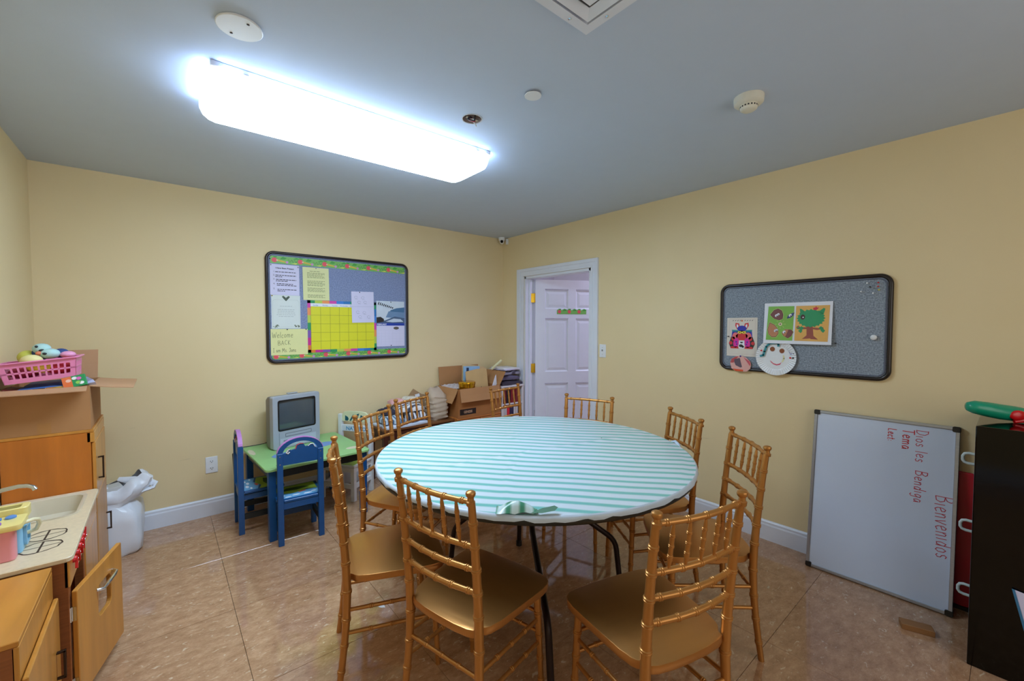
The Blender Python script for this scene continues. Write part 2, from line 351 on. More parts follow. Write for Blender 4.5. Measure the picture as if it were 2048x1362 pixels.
# ceiling with the round hole of the missing fitting
def ceiling():
    hx, hy, hr = 1.187, 1.726, .046
    b = MB(); n = 8
    cs = [(XR + T, YF + T), (XL - T, YF + T), (XL - T, YN - T), (XR + T, YN - T)]
    mids = [(XR + T, hy), (hx, YF + T), (XL - T, hy), (hx, YN - T)]
    for z in (ROOM_H, ROOM_H + .02):
        for q in range(4):
            arc = [(hx + hr * math.cos(R(90 * q + 90 * i / n)), hy + hr * math.sin(R(90 * q + 90 * i / n))) for i in range(n + 1)]
            pts = [mids[q], cs[q], mids[(q + 1) % 4]] + arc[::-1]
            b.add([(x, y, z) for x, y in pts], [tuple(range(len(pts)))])
    struct(b.obj('ceiling', CEIL))
    e = thing('electrical_box', 'open round hole in ceiling with loose wires, fitting removed', 'electrical box', (hx, hy, ROOM_H))
    k = MB(); k.lathe([(.0005, .045), (.0455, .045), (.0455, .0005), (.0475, .0005), (.0475, .047), (.0005, .047)], 24); k.obj('metal_box', mat('galvanised_grey', (176, 160, 150), .6, metal=.2), e, smooth=40)
    MB().tube([(-.03, .0, .035), (-.01, .012, .01), (.012, -.004, .004), (.03, .012, .03)], .004, 6).obj('wire', C('red_wire', (190, 70, 80)), e, smooth=60)
    MB().tube([(.0, -.03, .035), (.008, -.01, .005), (-.014, .006, .008), (-.03, .02, .034)], .004, 6).obj('wire', C('black_wire', (24, 24, 26)), e, smooth=60)
    MB().tube([(.02, .02, .035), (.012, .0, .0), (.01, -.016, -.014), (.012, -.02, -.026)], .003, 6).obj('wire', WHITEP, e, smooth=60)
    MB().box(-.034, .034, -.007, .007, .014, .02).obj('bracket', CHROME, e)
    for ch in e.children:
        if ch.name.split('.')[0] in ('wire', 'bracket'): ch.location.z = -.014
    MB().ring(rrect(-.0505, .0505, -.0505, .0505, .0504, 6), rrect(-.0465, .0465, -.0465, .0465, .0464, 6), -.0015, -.0002).obj('rim', mat('chipped_plaster', (205, 205, 205), .9), e)
ceiling()
def baseboard(name, L, loc, rot):
    prof = [(0, 0), (-.014, 0), (-.014, .098), (-.0125, .104), (-.0105, .108), (-.0105, .121), (-.006, .128), (0, .132)]
    b = MB(); b.prism(prof, 0, L, 'x'); return struct(b.obj(name, TRIM, loc=loc, rot=rot))
baseboard('baseboard_far', XR - XL, (XL, YF, 0), (0, 0, 0))
baseboard('baseboard_right', DY0 - .088 - YN, (XR, DY0 - .088, 0), ROT_B)
baseboard('baseboard_right', YF - DY1 - .12, (XR, YF, 0), ROT_B)
baseboard('baseboard_left', YF - YN, (XL, YN, 0), (0, 0, R(90)))
# unseen window behind the camera, added only as a source of fill light
wf = struct(MB().ring(rrect(-.0, 2.4, .75, 2.25, .001, 1), rrect(.06, 2.34, .81, 2.19, .001, 1), YN - .07, YN - .01, 'y').obj('added_window_1', TRIM))
MB().box(1.18, 1.22, YN - .06, YN - .02, .81, 2.19).obj('added_mullion', TRIM, wf)
# door casing, jamb and the hall beyond
def doorway():
    tr = MB()
    for (o, i, y0, y1) in ((.094, .012, 0, .012), (.094, .062, .012, .02), (.030, .012, .012, .016)):
        a0, a1, zt = DY0 - o, DY1 + o + (.022 if o > .05 else 0), DZ + o
        b0, b1, zi = DY0 - i, DY1 + i, DZ + i
        tr.prism([(-a1, 0), (-b1, 0), (-b1, zi), (-b0, zi), (-b0, 0), (-a0, 0), (-a0, zt), (-a1, zt)], -y0, -y1, 'y')
    struct(tr.obj('trim_1', TRIM, loc=(XR, 0, 0), rot=ROT_B, bevel=.001))
    j = MB(); j.box(XR - .002, XR + T + .002, DY1 - .02, DY1 + .004, 0, DZ + .01); j.box(XR - .002, XR + T + .002, DY0 - .004, DY0 + .02, 0, DZ + .01); j.box(XR - .002, XR + T + .002, DY0, DY1, DZ - .014, DZ + .01)
    j.box(XR + .045, XR + .078, DY1 - .034, DY1, 0, DZ); j.box(XR + .045, XR + .078, DY0, DY0 + .034, 0, DZ)
    struct(j.obj('trim_2', TRIM))
    # the open door
    th = R(-28)              # leaf direction measured from +x
    hx, hy = XR + T + .006, DY1 - .022
    d = struct(thing('door_1', '', '', (hx, hy, 0), (0, 0, th)))
    del d['label']; del d['category']
    W, H, TK = .86, 1.945, .036
    xs = [0, .112, .385, .475, .748, W]; zs = [0, .2, .775, .915, 1.505, 1.62, 1.83, H]
    p = MB(); y0, y1 = -TK, 0
    def rail(x0, x1, z0, z1): p.box(x0, x1, y0, y1, z0 + .012, z1)
    rail(xs[0], xs[1], zs[0], zs[7]); rail(xs[4], xs[5], zs[0], zs[7]); rail(xs[2], xs[3], zs[0], zs[7])
    for a, c in ((0, 1), (2, 3), (4, 5), (6, 7)):
        for u in ((1, 2), (3, 4)): rail(xs[u[0]], xs[u[1]], zs[a], zs[c])
    p.obj('door_frame', TRIM, d)
    for a, c in ((1, 2), (3, 4), (5, 6)):
        for u in ((1, 2), (3, 4)):
            X0, X1, Z0, Z1 = xs[u[0]], xs[u[1]], zs[a], zs[c]; q = MB()
            if a == 0: Z0 += .012
            y = -TK
            def rr(i, yy): return [(X0 + i, yy, Z0 + i + .0), (X1 - i, yy, Z0 + i), (X1 - i, yy, Z1 - i), (X0 + i, yy, Z1 - i)]
            lv = rr(0, y) + rr(.012, y + .010) + rr(.02, y + .010) + rr(.045, y + .003)
            q.add(lv, [(k * 4 + i, k * 4 + (i + 1) % 4, k * 4 + 4 + (i + 1) % 4, k * 4 + 4 + i) for k in range(3) for i in range(4)] + [(12, 13, 14, 15)])
            q.box(X0 - .002, X1 + .002, y + .011, -.006, Z0 - .002, Z1 + .002)
            q.obj('door_panel', TRIM, d)
    for hz in (.30, .96, 1.74):
        h = MB(); h.box(-.05, -.014, -.041, -.037, hz - .05, hz + .05); h.lathe([(.006, hz - .052), (.006, hz + .052)], 10, (-.008, -.041, 0)); h.box(-.004, .0, -.036, -.002, hz - .05, hz + .05)
        h.obj('hinge', BRASS, d, smooth=40)
    k = MB(); k.lathe([(.03, 0), (.03, .006), (.012, .012), (.012, .03), (.027, .045), (.027, .058), (.012, .066)], 16, (W - .065, -TK, .92), Matrix.Rotation(R(90), 4, 'X')); k.obj('door_knob', BRASS, d, smooth=50)
    # paper garland on the door
    g = thing('paper_garland', 'strip of scalloped green school border taped on the white door', 'garland', (hx + math.cos(th) * .25 - .037 * math.sin(-th), hy + math.sin(th) * .25 - .037 * math.cos(th), 1.562), (0, 0, th))
    school_border(g, .350, .062, 3, True)
    # hall shell
    hall = MB(); hall.box(5.3, 5.4, .6, 5.6, 0, 2.6); hall.box(XR + T, 5.4, 5.2, 5.3, 0, 2.6); hall.box(XR + T, 5.4, .5, .6, 0, 2.6)
    struct(hall.obj('wall_hall', HALL)); struct(box('ceiling_hall', HALL, XR + T, 5.4, .5, 5.3, 2.6, 2.65)); struct(box('floor_hall', FLOOR, XR, 5.4, .5, 5.3, -.06, -.0005))
def school_border(root, L, h, n, scallop=False):
    # printed strip of apples, pencils, leaves and scissors
    b = MB(); pts = [(0, 0), (L, 0)]
    m = int(L / .055); pts += [(L, h * .72)]
    for i in range(m, 0, -1):
        x = L * (i - .5) / m; pts += [(x, h), (L * (i - 1) / m, h * .72)]
    b.poly(pts if scallop else [(0, 0), (L, 0), (L, h), (0, h)], 0, .001); b.obj('strip', C('border_green', (122, 186, 92)), root)
    cm = dict(apple=(232, 84, 96), leaf=(70, 160, 60), pencil=(226, 184, 60), tip=(236, 220, 190), scis=(40, 52, 66), eraser=(206, 140, 196), yell=(230, 222, 96))
    def pr(k): b = MB(); return b, lambda: b.obj('print', C('border_' + k, cm[k]), root)
    def P(k, pts, y): b, f = pr(k); b.poly(pts, y); f()
    def D(k, cx, cz, r, y): b, f = pr(k); b.disc(cx, cz, r, r, y, 14); f()
    step = L / n
    for i in range(n):
        x = i * step; y = -.0012
        D('apple', x + .03, h * .45, .020, y); P('leaf', [(x + .03, h * .75), (x + .018, h * .98), (x + .05, h * .98), (x + .045, h * .8)], y)
        P('leaf', [(x + .07, h * .6), (x + .09, h * .98), (x + .12, h * .8), (x + .105, h * .6)], y)
        if step > .12:
            P('pencil', [(x + .052, h * .55), (x + .115, h * .32), (x + .118, h * .16), (x + .054, h * .32)], y - .0004); P('tip', [(x + .04, h * .45), (x + .054, h * .56), (x + .055, h * .3)], y - .0004); D('eraser', x + .122, h * .25, .010, y - .0005)
            b, f = pr('scis'); b.tube([(x + .128 + .004 * q, y - .0004, h * (.45 + .2 * math.sin(q * 1.1))) for q in range(20)], .0022, 5, sy=.3); f()
            if step > .18: P('yell', [(x + .15, h * .1), (x + .2, h * .25), (x + .19, h * .06)], y); P('leaf', [(x + .165, h * .7), (x + .195, h * .99), (x + .22, h * .75)], y)
doorway()

# ------------------------------------------------------------------ ceiling fittings
def fittings():
    L = thing('ceiling_light', 'long white fluorescent wraparound light glowing on the ceiling', 'ceiling light', (0, 0, ROOM_H))
    x0, x1, y0, y1 = .15, 1.50, 1.965, 2.375
    box('housing', TRIM, x0 + .015, x1 - .015, y0 + .006, y1 - .006, -.0215, -.0005, L, bevel=.003)
    prof = []
    n = 9; r = .066; zb, zt = -.098, -.022
    prof.append((y0, zt))
    for i in range(n + 1): q = R(180 + 90 * i / n); prof.append((y0 + r + r * math.cos(q), zb + r + r * math.sin(q)))
    for i in range(n + 1): q = R(270 + 90 * i / n); prof.append((y1 - r + r * math.cos(q), zb + r + r * math.sin(q)))
    prof.append((y1, zt))
    b = MB(); ends = [(x0, .06), (x0 + .012, .03), (x0 + .035, .008), (x0 + .06, 0), (x1 - .06, 0), (x1 - .035, .008), (x1 - .012, .03), (x1, .06)]
    k = len(prof); vs = []
    for x, ins in ends:
        for y, z in prof:
            f = 1 - ins / .2; yy = (y0 + y1) / 2 + (y - (y0 + y1) / 2) * f; zz = zt + (z - zt) * (1 - ins * 6)
            vs.append((x, yy, zz))
    fs = [(i * k + j, i * k + j + 1, (i + 1) * k + j + 1, (i + 1) * k + j) for i in range(len(ends) - 1) for j in range(k - 1)]
    fs += [tuple(range(k)), tuple((len(ends) - 1) * k + j for j in range(k))[::-1]]
    b.add(vs, fs)
    m = mat('glowing_diffuser', (207, 231, 255), .5, var=.0, emit=LAMP); ms = mat('glowing_diffuser_side', (207, 231, 255), .5, var=.0, emit=LAMP * .22)
    o = b.obj('diffuser', [m, ms], L, smooth=50)
    for p in o.data.polygons: p.material_index = 0 if abs(p.normal.z) > .55 else 1
    for x in (x0 + .12, x1 - .12): box('clip', TRIM, x, x + .02, y0 - .002, y0 + .03, -.025, -.019, L)
    # large round blank plate
    P = thing('blank_plate', 'large flat white disc with two screws, beside the ceiling light', 'cover plate', (.226, 1.70, ROOM_H))
    MB().lathe([(.001, -.0085), (.066, -.0085), (.0685, -.0065), (.0685, -.0045), (.066, -.0005)][::-1], 40).obj('plate', WHITEP, P, smooth=35)
    for a in (115, 295): MB().lathe([(.0045, -.0086), (.0045, -.0104), (.0015, -.011)], 10, (.045 * math.cos(R(a)), .045 * math.sin(R(a)), 0)).obj('screw', DARKMETAL, P, smooth=40)
    S = thing('sprinkler_cover', 'small plain white disc hanging just under the ceiling', 'cover plate', (1.262, 1.37, ROOM_H))
    MB().lathe([(.036, -.012), (.0365, -.009), (.036, -.008)], 32).obj('disc', WHITEP, S, smooth=35)
    MB().lathe([(.025, -.0085), (.025, -.0005)], 24).obj('cup', DARKMETAL, S, smooth=35)
    D = thing('smoke_detector', 'white stepped smoke detector with vent holes on the ceiling', 'smoke detector', (2.012, .782, ROOM_H))
    MB().lathe([(.001, -.036), (.048, -.036), (.058, -.028), (.06, -.01), (.06, -.0005)][::-1], 36).obj('base', mat('ivory_plastic', (226, 222, 206), .4, var=.02), D, smooth=40)
    MB().lathe([(.001, -.06), (.024, -.06), (.033, -.054), (.036, -.046), (.036, -.0362)][::-1], 32).obj('chamber', MATS['ivory_plastic'], D, smooth=40)
    v = MB()
    for i in range(18):
        a = R(20 * i); M = Matrix.Rotation(a, 4, 'Z'); v.box(.0352, .0366, -.003, .003, -.047, -.041, M)
    v.obj('vent_slots', BLACKP, D)
    V = thing('air_vent', 'square white ceiling air grille with nested louvres', 'air vent', (.84, .67, ROOM_H))
    a = .30
    for i, (r0, z0, z1) in enumerate(((a, -.006, -.012), (a - .045, -.001, -.016), (a - .095, -.001, -.016), (a - .145, -.001, -.016), (a - .195, -.001, -.016))):
        b = MB(); n = 4; w_ = .034
        q = [(r0, r0), (-r0, r0), (-r0, -r0), (r0, -r0)]; s = r0 - w_; q2 = [(s, s), (-s, s), (-s, -s), (s, -s)]
        if i == 0: b.ring(q, q2, z1, -.0005)
        else:
            vs = [(x, y, -.0125) for x, y in q] + [(x * .87, y * .87, -.0015 - 0.02 * 0) for x, y in q] + [(x, y, -.0145) for x, y in q] + [(x * .87, y * .87, -.0035) for x, y in q]
            fs = []
            for j in range(4):
                k = (j + 1) % 4; fs += [(j, k, 4 + k, 4 + j), (8 + k, 8 + j, 12 + j, 12 + k), (j, 8 + j, 8 + k, k), (4 + j, 4 + k, 12 + k, 12 + j)]
            b.add(vs, fs)
        b.obj('frame' if i == 0 else 'louvre', TRIM, V)
    box('backing', mat('vent_dark', (60, 58, 60), .8), -a + .05, a - .05, -a + .05, a - .05, -.0012, -.0004, V)
    for sx, sy in ((a - .016, -.2), (-.2, a - .016), (a - .016, .2), (.2, a - .016)): MB().lathe([(.006, -.012), (.006, -.0135), (.002, -.0145)], 10, (sx, sy, 0)).obj('screw', CHROME, V, smooth=40)
    K = thing('dome_camera', 'small white security dome camera in the ceiling corner', 'camera', (3.02, 3.80, ROOM_H))
    MB().lathe([(.036, -.0005), (.036, -.03), (.03, -.036), (.001, -.036)], 24).obj('base', WHITEP, K, smooth=40)
    MB().ball((-.002, -.004, -.045), .027, .027, .03).obj('turret', WHITEP, K, smooth=60)
    e = MB(); e.lathe([(.016, 0), (.0165, .012), (.006, .014)], 16, (-.016, -.02, -.052), Matrix.Rotation(R(-40), 4, 'Z') @ Matrix.Rotation(R(80), 4, 'X')); e.obj('lens', BLACKLAC, K, smooth=40)
    MB().box(.045, .071, -.035, -.012, -.075, -.012).obj('bracket', WHITEP, K, bevel=.003)
    # switch and outlet
    s = thing('light_switch', 'white light switch plate on the wall right of the door', 'light switch', (XR, 2.41, 1.203), ROT_B)
    MB().box(-.036, .036, -.006, -.0002, -.06, .06).obj('plate', WHITEP, s, bevel=.003)
    MB().box(-.005, .005, -.016, -.006, -.002, .014).obj('toggle', mat('grey_toggle', (150, 150, 150), .4), s, bevel=.001)
    for zz in (-.03, .03): MB().lathe([(.003, 0), (.003, .0012)], 8, (0, -.006, zz), Matrix.Rotation(R(90), 4, 'X')).obj('screw', CHROME, s)
    s = thing('power_outlet', 'white double power outlet low on the far wall', 'power outlet', (.271, YF, .383))
    MB().box(-.038, .038, -.006, -.0002, -.062, .062).obj('plate', WHITEP, s, bevel=.003)
    for zz in (-.026, .026):
        f = MB().prism([(.016 * math.cos(R(a_)), zz + .0145 * math.sin(R(a_))) for a_ in range(0, 360, 24)], -.006, -.008, 'y').obj('socket', WHITEP, s)
        q = MB(); q.box(-.0085, -.0055, -.0084, -.008, zz - .002, zz + .007); q.box(.0055, .0085, -.0084, -.008, zz - .002, zz + .007); q.disc(0, zz - .007, .003, .003, -.008, 10); q.obj('slot', BLACKP, f)
fittings()

# ------------------------------------------------------------------ round table
TC = (1.552, 1.676); TR = .823; TZ = .762
def round_table():
    t = thing('round_table', 'large round folding table with dark rim under striped plastic cloth', 'table', (TC[0], TC[1], 0))
    MB().lathe([(.001, .721), (TR - .02, .721), (TR - .004, .725), (TR, .733), (TR, .749), (TR - .006, .758), (TR - .016, .7595), (.001, .7595)], 96).obj('tabletop', mat('dark_green_black_rim', (30, 32, 28), .4, var=.1), t, smooth=40)
    steel = mat('dark_steel_tube', (52, 40, 38), .35, metal=.6, var=.08)
    legs = [((1.425, 1.555), (1.41, 1.535, .42), (1.13, 1.135, .27), (1.115, 1.10)), ((1.655, 1.62), (1.67, 1.60, .47), (1.885, 1.375, .26), (1.905, 1.355)),
            ((1.43, 1.84), (1.41, 1.86, .47), (1.275, 2.05, .27), (1.26, 2.07)), ((1.66, 1.88), (1.67, 1.90, .47), (1.755, 2.025, .27), (1.766, 2.044))]
    for a, b, c, d in legs:
        P = [Vector((a[0], a[1], .72)), Vector(b), Vector(c), Vector((d[0], d[1], 0.012))]
        pts = [P[0]]
        for i in (1, 2):
            u = (P[i - 1] - P[i]).normalized(); v = (P[i + 1] - P[i]).normalized()
            for k in range(5):
                s = k / 4; pts.append((P[i] + u * .05) * (1 - s) ** 2 + P[i] * 2 * s * (1 - s) + (P[i] + v * .05) * s * s)
        pts.append(P[3]); pts = [p - Vector((TC[0], TC[1], 0)) for p in pts]
        l = MB().tube(pts, .0145, 12).obj('leg', steel, t, smooth=50)
        MB().lathe([(.019, 0), (.019, .03), (.0155, .034)], 14, (d[0] - TC[0], d[1] - TC[1], 0)).obj('rubber_foot', BLACKP, l, smooth=40)
    for (a, b) in (((1.425, 1.555), (1.43, 1.84)), ((1.655, 1.62), (1.66, 1.88))):
        pa = Vector((a[0] - TC[0], a[1] - TC[1], .66)); pb = Vector((b[0] - TC[0], b[1] - TC[1], .66)); MB().tube([pa, pb], .011, 10).obj('cross_bar', steel, t, smooth=50)
    for (a, b) in (((1.42, 1.55, .5), (1.56, 1.68, .70)), ((1.66, 1.61, .5), (1.55, 1.74, .70))):
        MB().tube([Vector(a) - Vector((TC[0], TC[1], 0)), Vector(b) - Vector((TC[0], TC[1], 0))], .008, 8).obj('brace', steel, t, smooth=50)
    # the plastic cloth: top sheet with wrinkles, folded over the rim with a ragged hem
    cm = stripe_material('green_striped_plastic', (206, 218, 226), (116, 186, 178), R(-41.35), .0655, .2, .26)
    white = mat('bluish_white_plastic_hem', (200, 216, 232), .28, var=.03, bump=.2, bscale=20)
    rr = random.Random(3); nA = 144; rings = [0.0001, .12, .24, .36, .46, .55, .63, .70, .76, .79, TR - .007]
    def wr(r, a):
        x, y = r * math.cos(a), r * math.sin(a)
        h = .0009 * math.sin(9 * x + 4 * y + 1) + .0011 * math.sin(-6 * x + 13 * y) + .0008 * math.sin(22 * x + 17 * y + 2)
        h += .0035 * math.exp(-((x * .75 - y * .66 + .12) / .012) ** 2) * (1 if r > .35 else r / .35) * (.4 + .6 * math.sin(8 * y) ** 2)
        h += .003 * math.exp(-((x * .2 + y * .98 + .05) / .014) ** 2)
        return h
    b = MB(); vs = []
    for r in rings:
        for j in range(nA):
            a = 2 * math.pi * j / nA; vs.append((r * math.cos(a), r * math.sin(a), TZ - .0005 + (.0016 + wr(r, a) if r < TR - .05 else .0006)))
    k = len(rings)
    fs = [(i * nA + j, i * nA + (j + 1) % nA, (i + 1) * nA + (j + 1) % nA, (i + 1) * nA + j) for i in range(k - 1) for j in range(nA)]
    b.add(vs, fs)
    c = b.obj('tablecloth', [cm], None, (TC[0], TC[1], 0), smooth=180)
    tag(c, 'pale green and white striped plastic tablecloth over the round table', 'tablecloth')
    b = MB(); vs = []
    hem = [rr.uniform(-.003, .003) for _ in range(nA)]
    for j in range(0, nA, 9): hem[j] += .010
    for j in range(4, nA, 23): hem[j] += .014
    prof = [(TR - .0075, TZ + .0001), (TR - .001, TZ - .003), (TR + .0018, TZ - .009), (TR + .0028, TZ - .014), (TR + .0024, None)]
    for r, z in prof:
        for j in range(nA):
            a = 2 * math.pi * j / nA; s = .0015 * math.sin(37 * a) + .001 * math.sin(71 * a + 1)
            vs.append(((r + s * (z is None or z < TZ - .01)) * math.cos(a), (r + s * (z is None or z < TZ - .01)) * math.sin(a), z if z is not None else TZ - .0215 + hem[j] * .7))
    fs = [(i * nA + j, i * nA + (j + 1) % nA, (i + 1) * nA + (j + 1) % nA, (i + 1) * nA + j) for i in range(len(prof) - 1) for j in range(nA)]
    b.add(vs, fs); b.obj('hem', white, c, smooth=180)
    # turned-up flap of the sheet by the front-left chair
    f = MB(); nu, nv = 12, 6; vs = []
    for i in range(nu):
        for j in range(nv):
            u, v = i / (nu - 1), j / (nv - 1)
            vs.append((-.02 + .15 * u, -.030 + .07 * v * (1 - .35 * u), .002 + .036 * math.sin(math.pi * u) * math.sin(math.pi * v) + .012 * abs(math.sin(7 * u + 3 * v)) * (1 - v) * u))
    f.add(vs, [(i * nv + j, (i + 1) * nv + j, (i + 1) * nv + j + 1, i * nv + j + 1) for i in range(nu - 1) for j in range(nv - 1)])
    f.obj('lifted_flap', stripe_material('flap_plastic', (196, 216, 214), (70, 140, 110), 0, .05, .3, .25), c, (-.62, -.50, TZ + .001), (0, 0, R(-42)), smooth=80)
    lf = MB(); lf.add([(0, 0, .006), (.05, .012, .016), (.095, .012, .022), (.105, .0, .02), (.09, -.012, .014), (.045, -.01, .008)], [(0, 1, 2, 3, 4, 5)])
    lf.obj('folded_corner', C('dark_green_fold', (64, 112, 82), .4), c, (-.565, -.59, TZ + .002), (0, 0, R(-30)))
    # crumpled plastic at the right end
    k_ = MB(); k_.tube([(.0, .05, -.004), (.014, .03, .002), (.018, 0, -.012), (.012, -.03, -.024), (.002, -.05, -.028)], [.004, .009, .011, .008, .003], 8)
    k_.obj('gathered_edge', white, c, (TR * math.cos(R(-33)), TR * math.sin(R(-33)), TZ), (0, 0, R(-33)), smooth=60)
    q = MB(); q.prism([(0, 0), (.01, .003), (.011, .007), (.001, .006)], 0, .001); s = q.obj('crumb', BLACKP, None, (1.995, 1.56, TZ + .0035)); tag(s, 'tiny dark crumb on the striped tablecloth', 'crumb')
round_table()

# ------------------------------------------------------------------ gold chairs
H = .92
def post_xy(z):
    # side offset and fore-aft offset of a back post's axis
    if z >= .45: t = z - .45; return .172 - .012 * (H - z), -(.058 * t + .079 * t * t)
    s = max(0, (.36 - z) / .36); return .166 + .012 * s, -.036 * s ** 1.5
RINGS = [.08, .18, .28, .39, .505, .585, .663, .741, .82]
def prof_points(z0, z1, r, rings, dr=.0028, r_end=None):
    zs = []
    for q in rings:
        if z0 + .01 < q < z1 - .01: zs += [(q - .0075, 0), (q - .0055, dr), (q - .002, dr), (q, .0003), (q + .002, dr), (q + .0055, dr), (q + .0075, 0)]
    zs = [(z0, 0)] + zs + [(z1, 0)]
    return zs
def chair():
    t = thing('gold_chair', 'x', 'chair')
    for sx in (-1, 1):
        pts = []; rs = []
        for z, d in prof_points(0, H - .034, .0165, RINGS):
            x, y = post_xy(z); taper = .0118 + .0042 * min(1, z / .4) - .0042 * max(0, (z - .45) / .47); pts.append((sx * x, y, z)); rs.append(taper + d)
        x, y = post_xy(H); x *= sx
        for dz, r in ((-.032, .0145), (-.026, .0145), (-.023, .0105), (-.013, .0102), (-.008, .0145), (-.001, .0165), (.004, .0148), (.0075, .009), (.0085, .003)):
            pts.append((x, y, H + dz)); rs.append(r)
        MB().tube(pts, rs, 14).obj('back_post', GOLD, t, smooth=38)
        pts = []; rs = []
        for z, d in prof_points(0, .428, .015, [.06, .15, .24, .33]):
            s = (.43 - z) / .43; pts.append((sx * (.168 + .012 * s), .335 + .02 * s, z)); rs.append(.0105 + .0038 * (z / .43) + d)
        MB().tube(pts, rs, 14).obj('front_leg', GOLD, t, smooth=38)
    # seat with the notches for the posts
    half = [(0, -.022), (.07, -.02), (.125, -.013), (.148, -.004), (.1495, .010), (.158, .021), (.170, .030), (.179, .045), (.184, .066), (.190, .085), (.198, .16), (.207, .25), (.212, .31), (.210, .345), (.200, .368), (.18, .383), (.15, .390), (.08, .395), (0, .397)]
    out = half + [(-x, y) for x, y in half[-2:0:-1]]
    MB().prism(out, .424, .452).obj('seat', SEATM, t, smooth=35, bevel=.0045, seg=2)
    def rail(z, bow, r, n, name):
        xw, y = post_xy(z); pts = []; rs = []
        L = xw * 2; zs = prof_points(0, L, r, [L * (i + .5) / n for i in range(n)] if n else [])
        full = []
        for q in zs: full.append(q)
        for i in range(7): full.append((L * (i + 1) / 8, 0)) if not any(abs(L * (i + 1) / 8 - q[0]) < .009 for q in zs) else None
        for s, d in sorted(full):
            u = s / L; pts.append((-xw + s, y - bow * math.sin(math.pi * u), z)); rs.append((r * (.86 + .14 * math.sin(math.pi * u))) + d * .8)
        return MB().tube(pts, rs, 12).obj(name, GOLD, t, smooth=38)
    rail(.890, .020, .0092, 5, 'top_rail')
    for z in (.741, .663, .585): rail(z, .018, .0098, 5, 'back_rail')
    y0, y1 = post_xy(.741)[1], post_xy(.890)[1]
    for i in range(5):
        u = (i + 1) / 6; x = (2 * u - 1) * .172; bow = .019 * math.sin(math.pi * u); pts = []; rs = []
        for s, d in prof_points(0, 1, 0, [.24, .5, .76]): pass
        zz = [(.0, .0048), (.16, .0082), (.20, .0096)]
        for q in (.27, .5, .73): zz += [(q - .035, .0086), (q - .025, .0105), (q - .006, .0105), (q, .0092), (q + .006, .0105), (q + .025, .0105), (q + .035, .0086)]
        zz += [(.84, .0082), (1, .0048)]
        for s, r in sorted(zz):
            z = .748 + (.884 - .748) * s; pts.append((x, y0 + (y1 - y0) * s - bow, z)); rs.append(r * .80)
        MB().tube(pts, rs, 10).obj('spindle', GOLD, t, smooth=38)
    def bar(a, b, n=3):
        a, b = Vector(a), Vector(b); L = (b - a).length; pts = []; rs = []
        for s, d in prof_points(0, L, 0, [L * (i + 1) / (n + 1) for i in range(n)]): pts.append(a.lerp(b, s / L)); rs.append(.0078 + d * .7)
        MB().tube(pts, rs, 10).obj('stretcher', GOLD, t, smooth=38)
    for z in (.315, .225):
        x, y = post_xy(z); s = (.43 - z) / .43
        for sx in (-1, 1): bar((sx * x, y + .012, z), (sx * (.168 + .012 * s), .335 + .02 * s - .012, z - .01))
    x, y = post_xy(.30); bar((-x + .012, y, .30), (x - .012, y, .30))
    for z in (.33, .25): s = (.43 - z) / .43; bar((-.165 - .01 * s, .337 + .02 * s, z), (.165 + .01 * s, .337 + .02 * s, z))
    return t
chairs = [
 (.721, 1.237, -76.2, 'gold chair at the front left of the table, beside the lifted cloth flap'),
 (1.208, .614, -15.1, 'gold chair at the front right of the round table, nearest the camera, back turned'),
 (.589, 1.815, -107.8, 'gold chair at the left of the round table, seen edge-on from the side'),
 (.999, 2.443, -145.8, 'gold chair beside the blue toy table, its back in front of the white child chair'),
 (1.408, 2.758, -155.97, 'gold chair standing before the pile of striped clothes'),
 (2.235, 2.72, 189.0, 'gold chair in front of the bookcase, left of the doorway'),
 (2.345, 1.968, 111.6, 'gold chair on the far side of the table, in front of the open door'),
 (2.301, 1.251, 56.7, 'gold chair at the right rim of the table, touching the cloth\'s crumpled edge'),
 (2.043, .812, 45.1, 'gold chair nearest the whiteboard, standing off the right side of the table')]
proto = chair()
for i, (x, y, a, l) in enumerate(chairs):
    o = proto if i == 0 else dup(proto)
    o.location = (x, y, 0); o.rotation_euler = (0, 0, R(a)); o['label'] = l; o['group'] = 'gold chairs around the round table'

# ------------------------------------------------------------------ notice boards
def board(name, label, W, H_, loc, rot, cork, rad=.055):
    t = thing(name, label, 'notice board', loc, rot)
    MB().prism(rrect(-W / 2 + .02, W / 2 - .02, -H_ / 2 + .02, H_ / 2 - .02, rad - .015), -.0005, -.0155, 'y').obj('pinboard_panel', cork, t)
    path = [(x, -.012, z) for x, z in rrect(-W / 2 + .014, W / 2 - .014, -H_ / 2 + .014, H_ / 2 - .014, rad, 8)]
    MB().tube(path, .0138, 12, closed=True, sy=.85).obj('frame', BROWNBLK, t, smooth=60)
    path = [(x, -.0162, z) for x, z in rrect(-W / 2 + .031, W / 2 - .031, -H_ / 2 + .031, H_ / 2 - .031, rad - .014, 8)]
    MB().tube(path, .0035, 8, closed=True).obj('inner_trim', mat('grey_trim', (92, 98, 116), .4), t, smooth=60)
    return t
CORKB = cork_material('blue_grey_board', (112, 124, 160), (150, 162, 196)); CORKG = cork_material('grey_board', (112, 122, 132), (158, 168, 180))
BA = (1.265, YF, 1.580); BB = (XR, .896, 1.423)
board('notice_board', 'black framed notice board on the far wall, covered with papers and calendars', 1.240, .918, BA, (0, 0, 0), CORKB)
board('notice_board', 'black framed grey notice board on the right wall with children\'s pictures', .932, .606, BB, ROT_B, CORKG, .05)
def onA(name, label, cat, x0, x1, z0, z1, m, d=.0165, tilt=0., th=.0006, group=None, curl=0.):
    # paper pinned on the far board, local frame centred on the sheet
    W, H_ = x1 - x0, z1 - z0
    t = thing(name, label, cat, ((x0 + x1) / 2, YF - d, (z0 + z1) / 2), (0, R(tilt), 0), group); sheet(t, W, H_, m, th, curl); return t
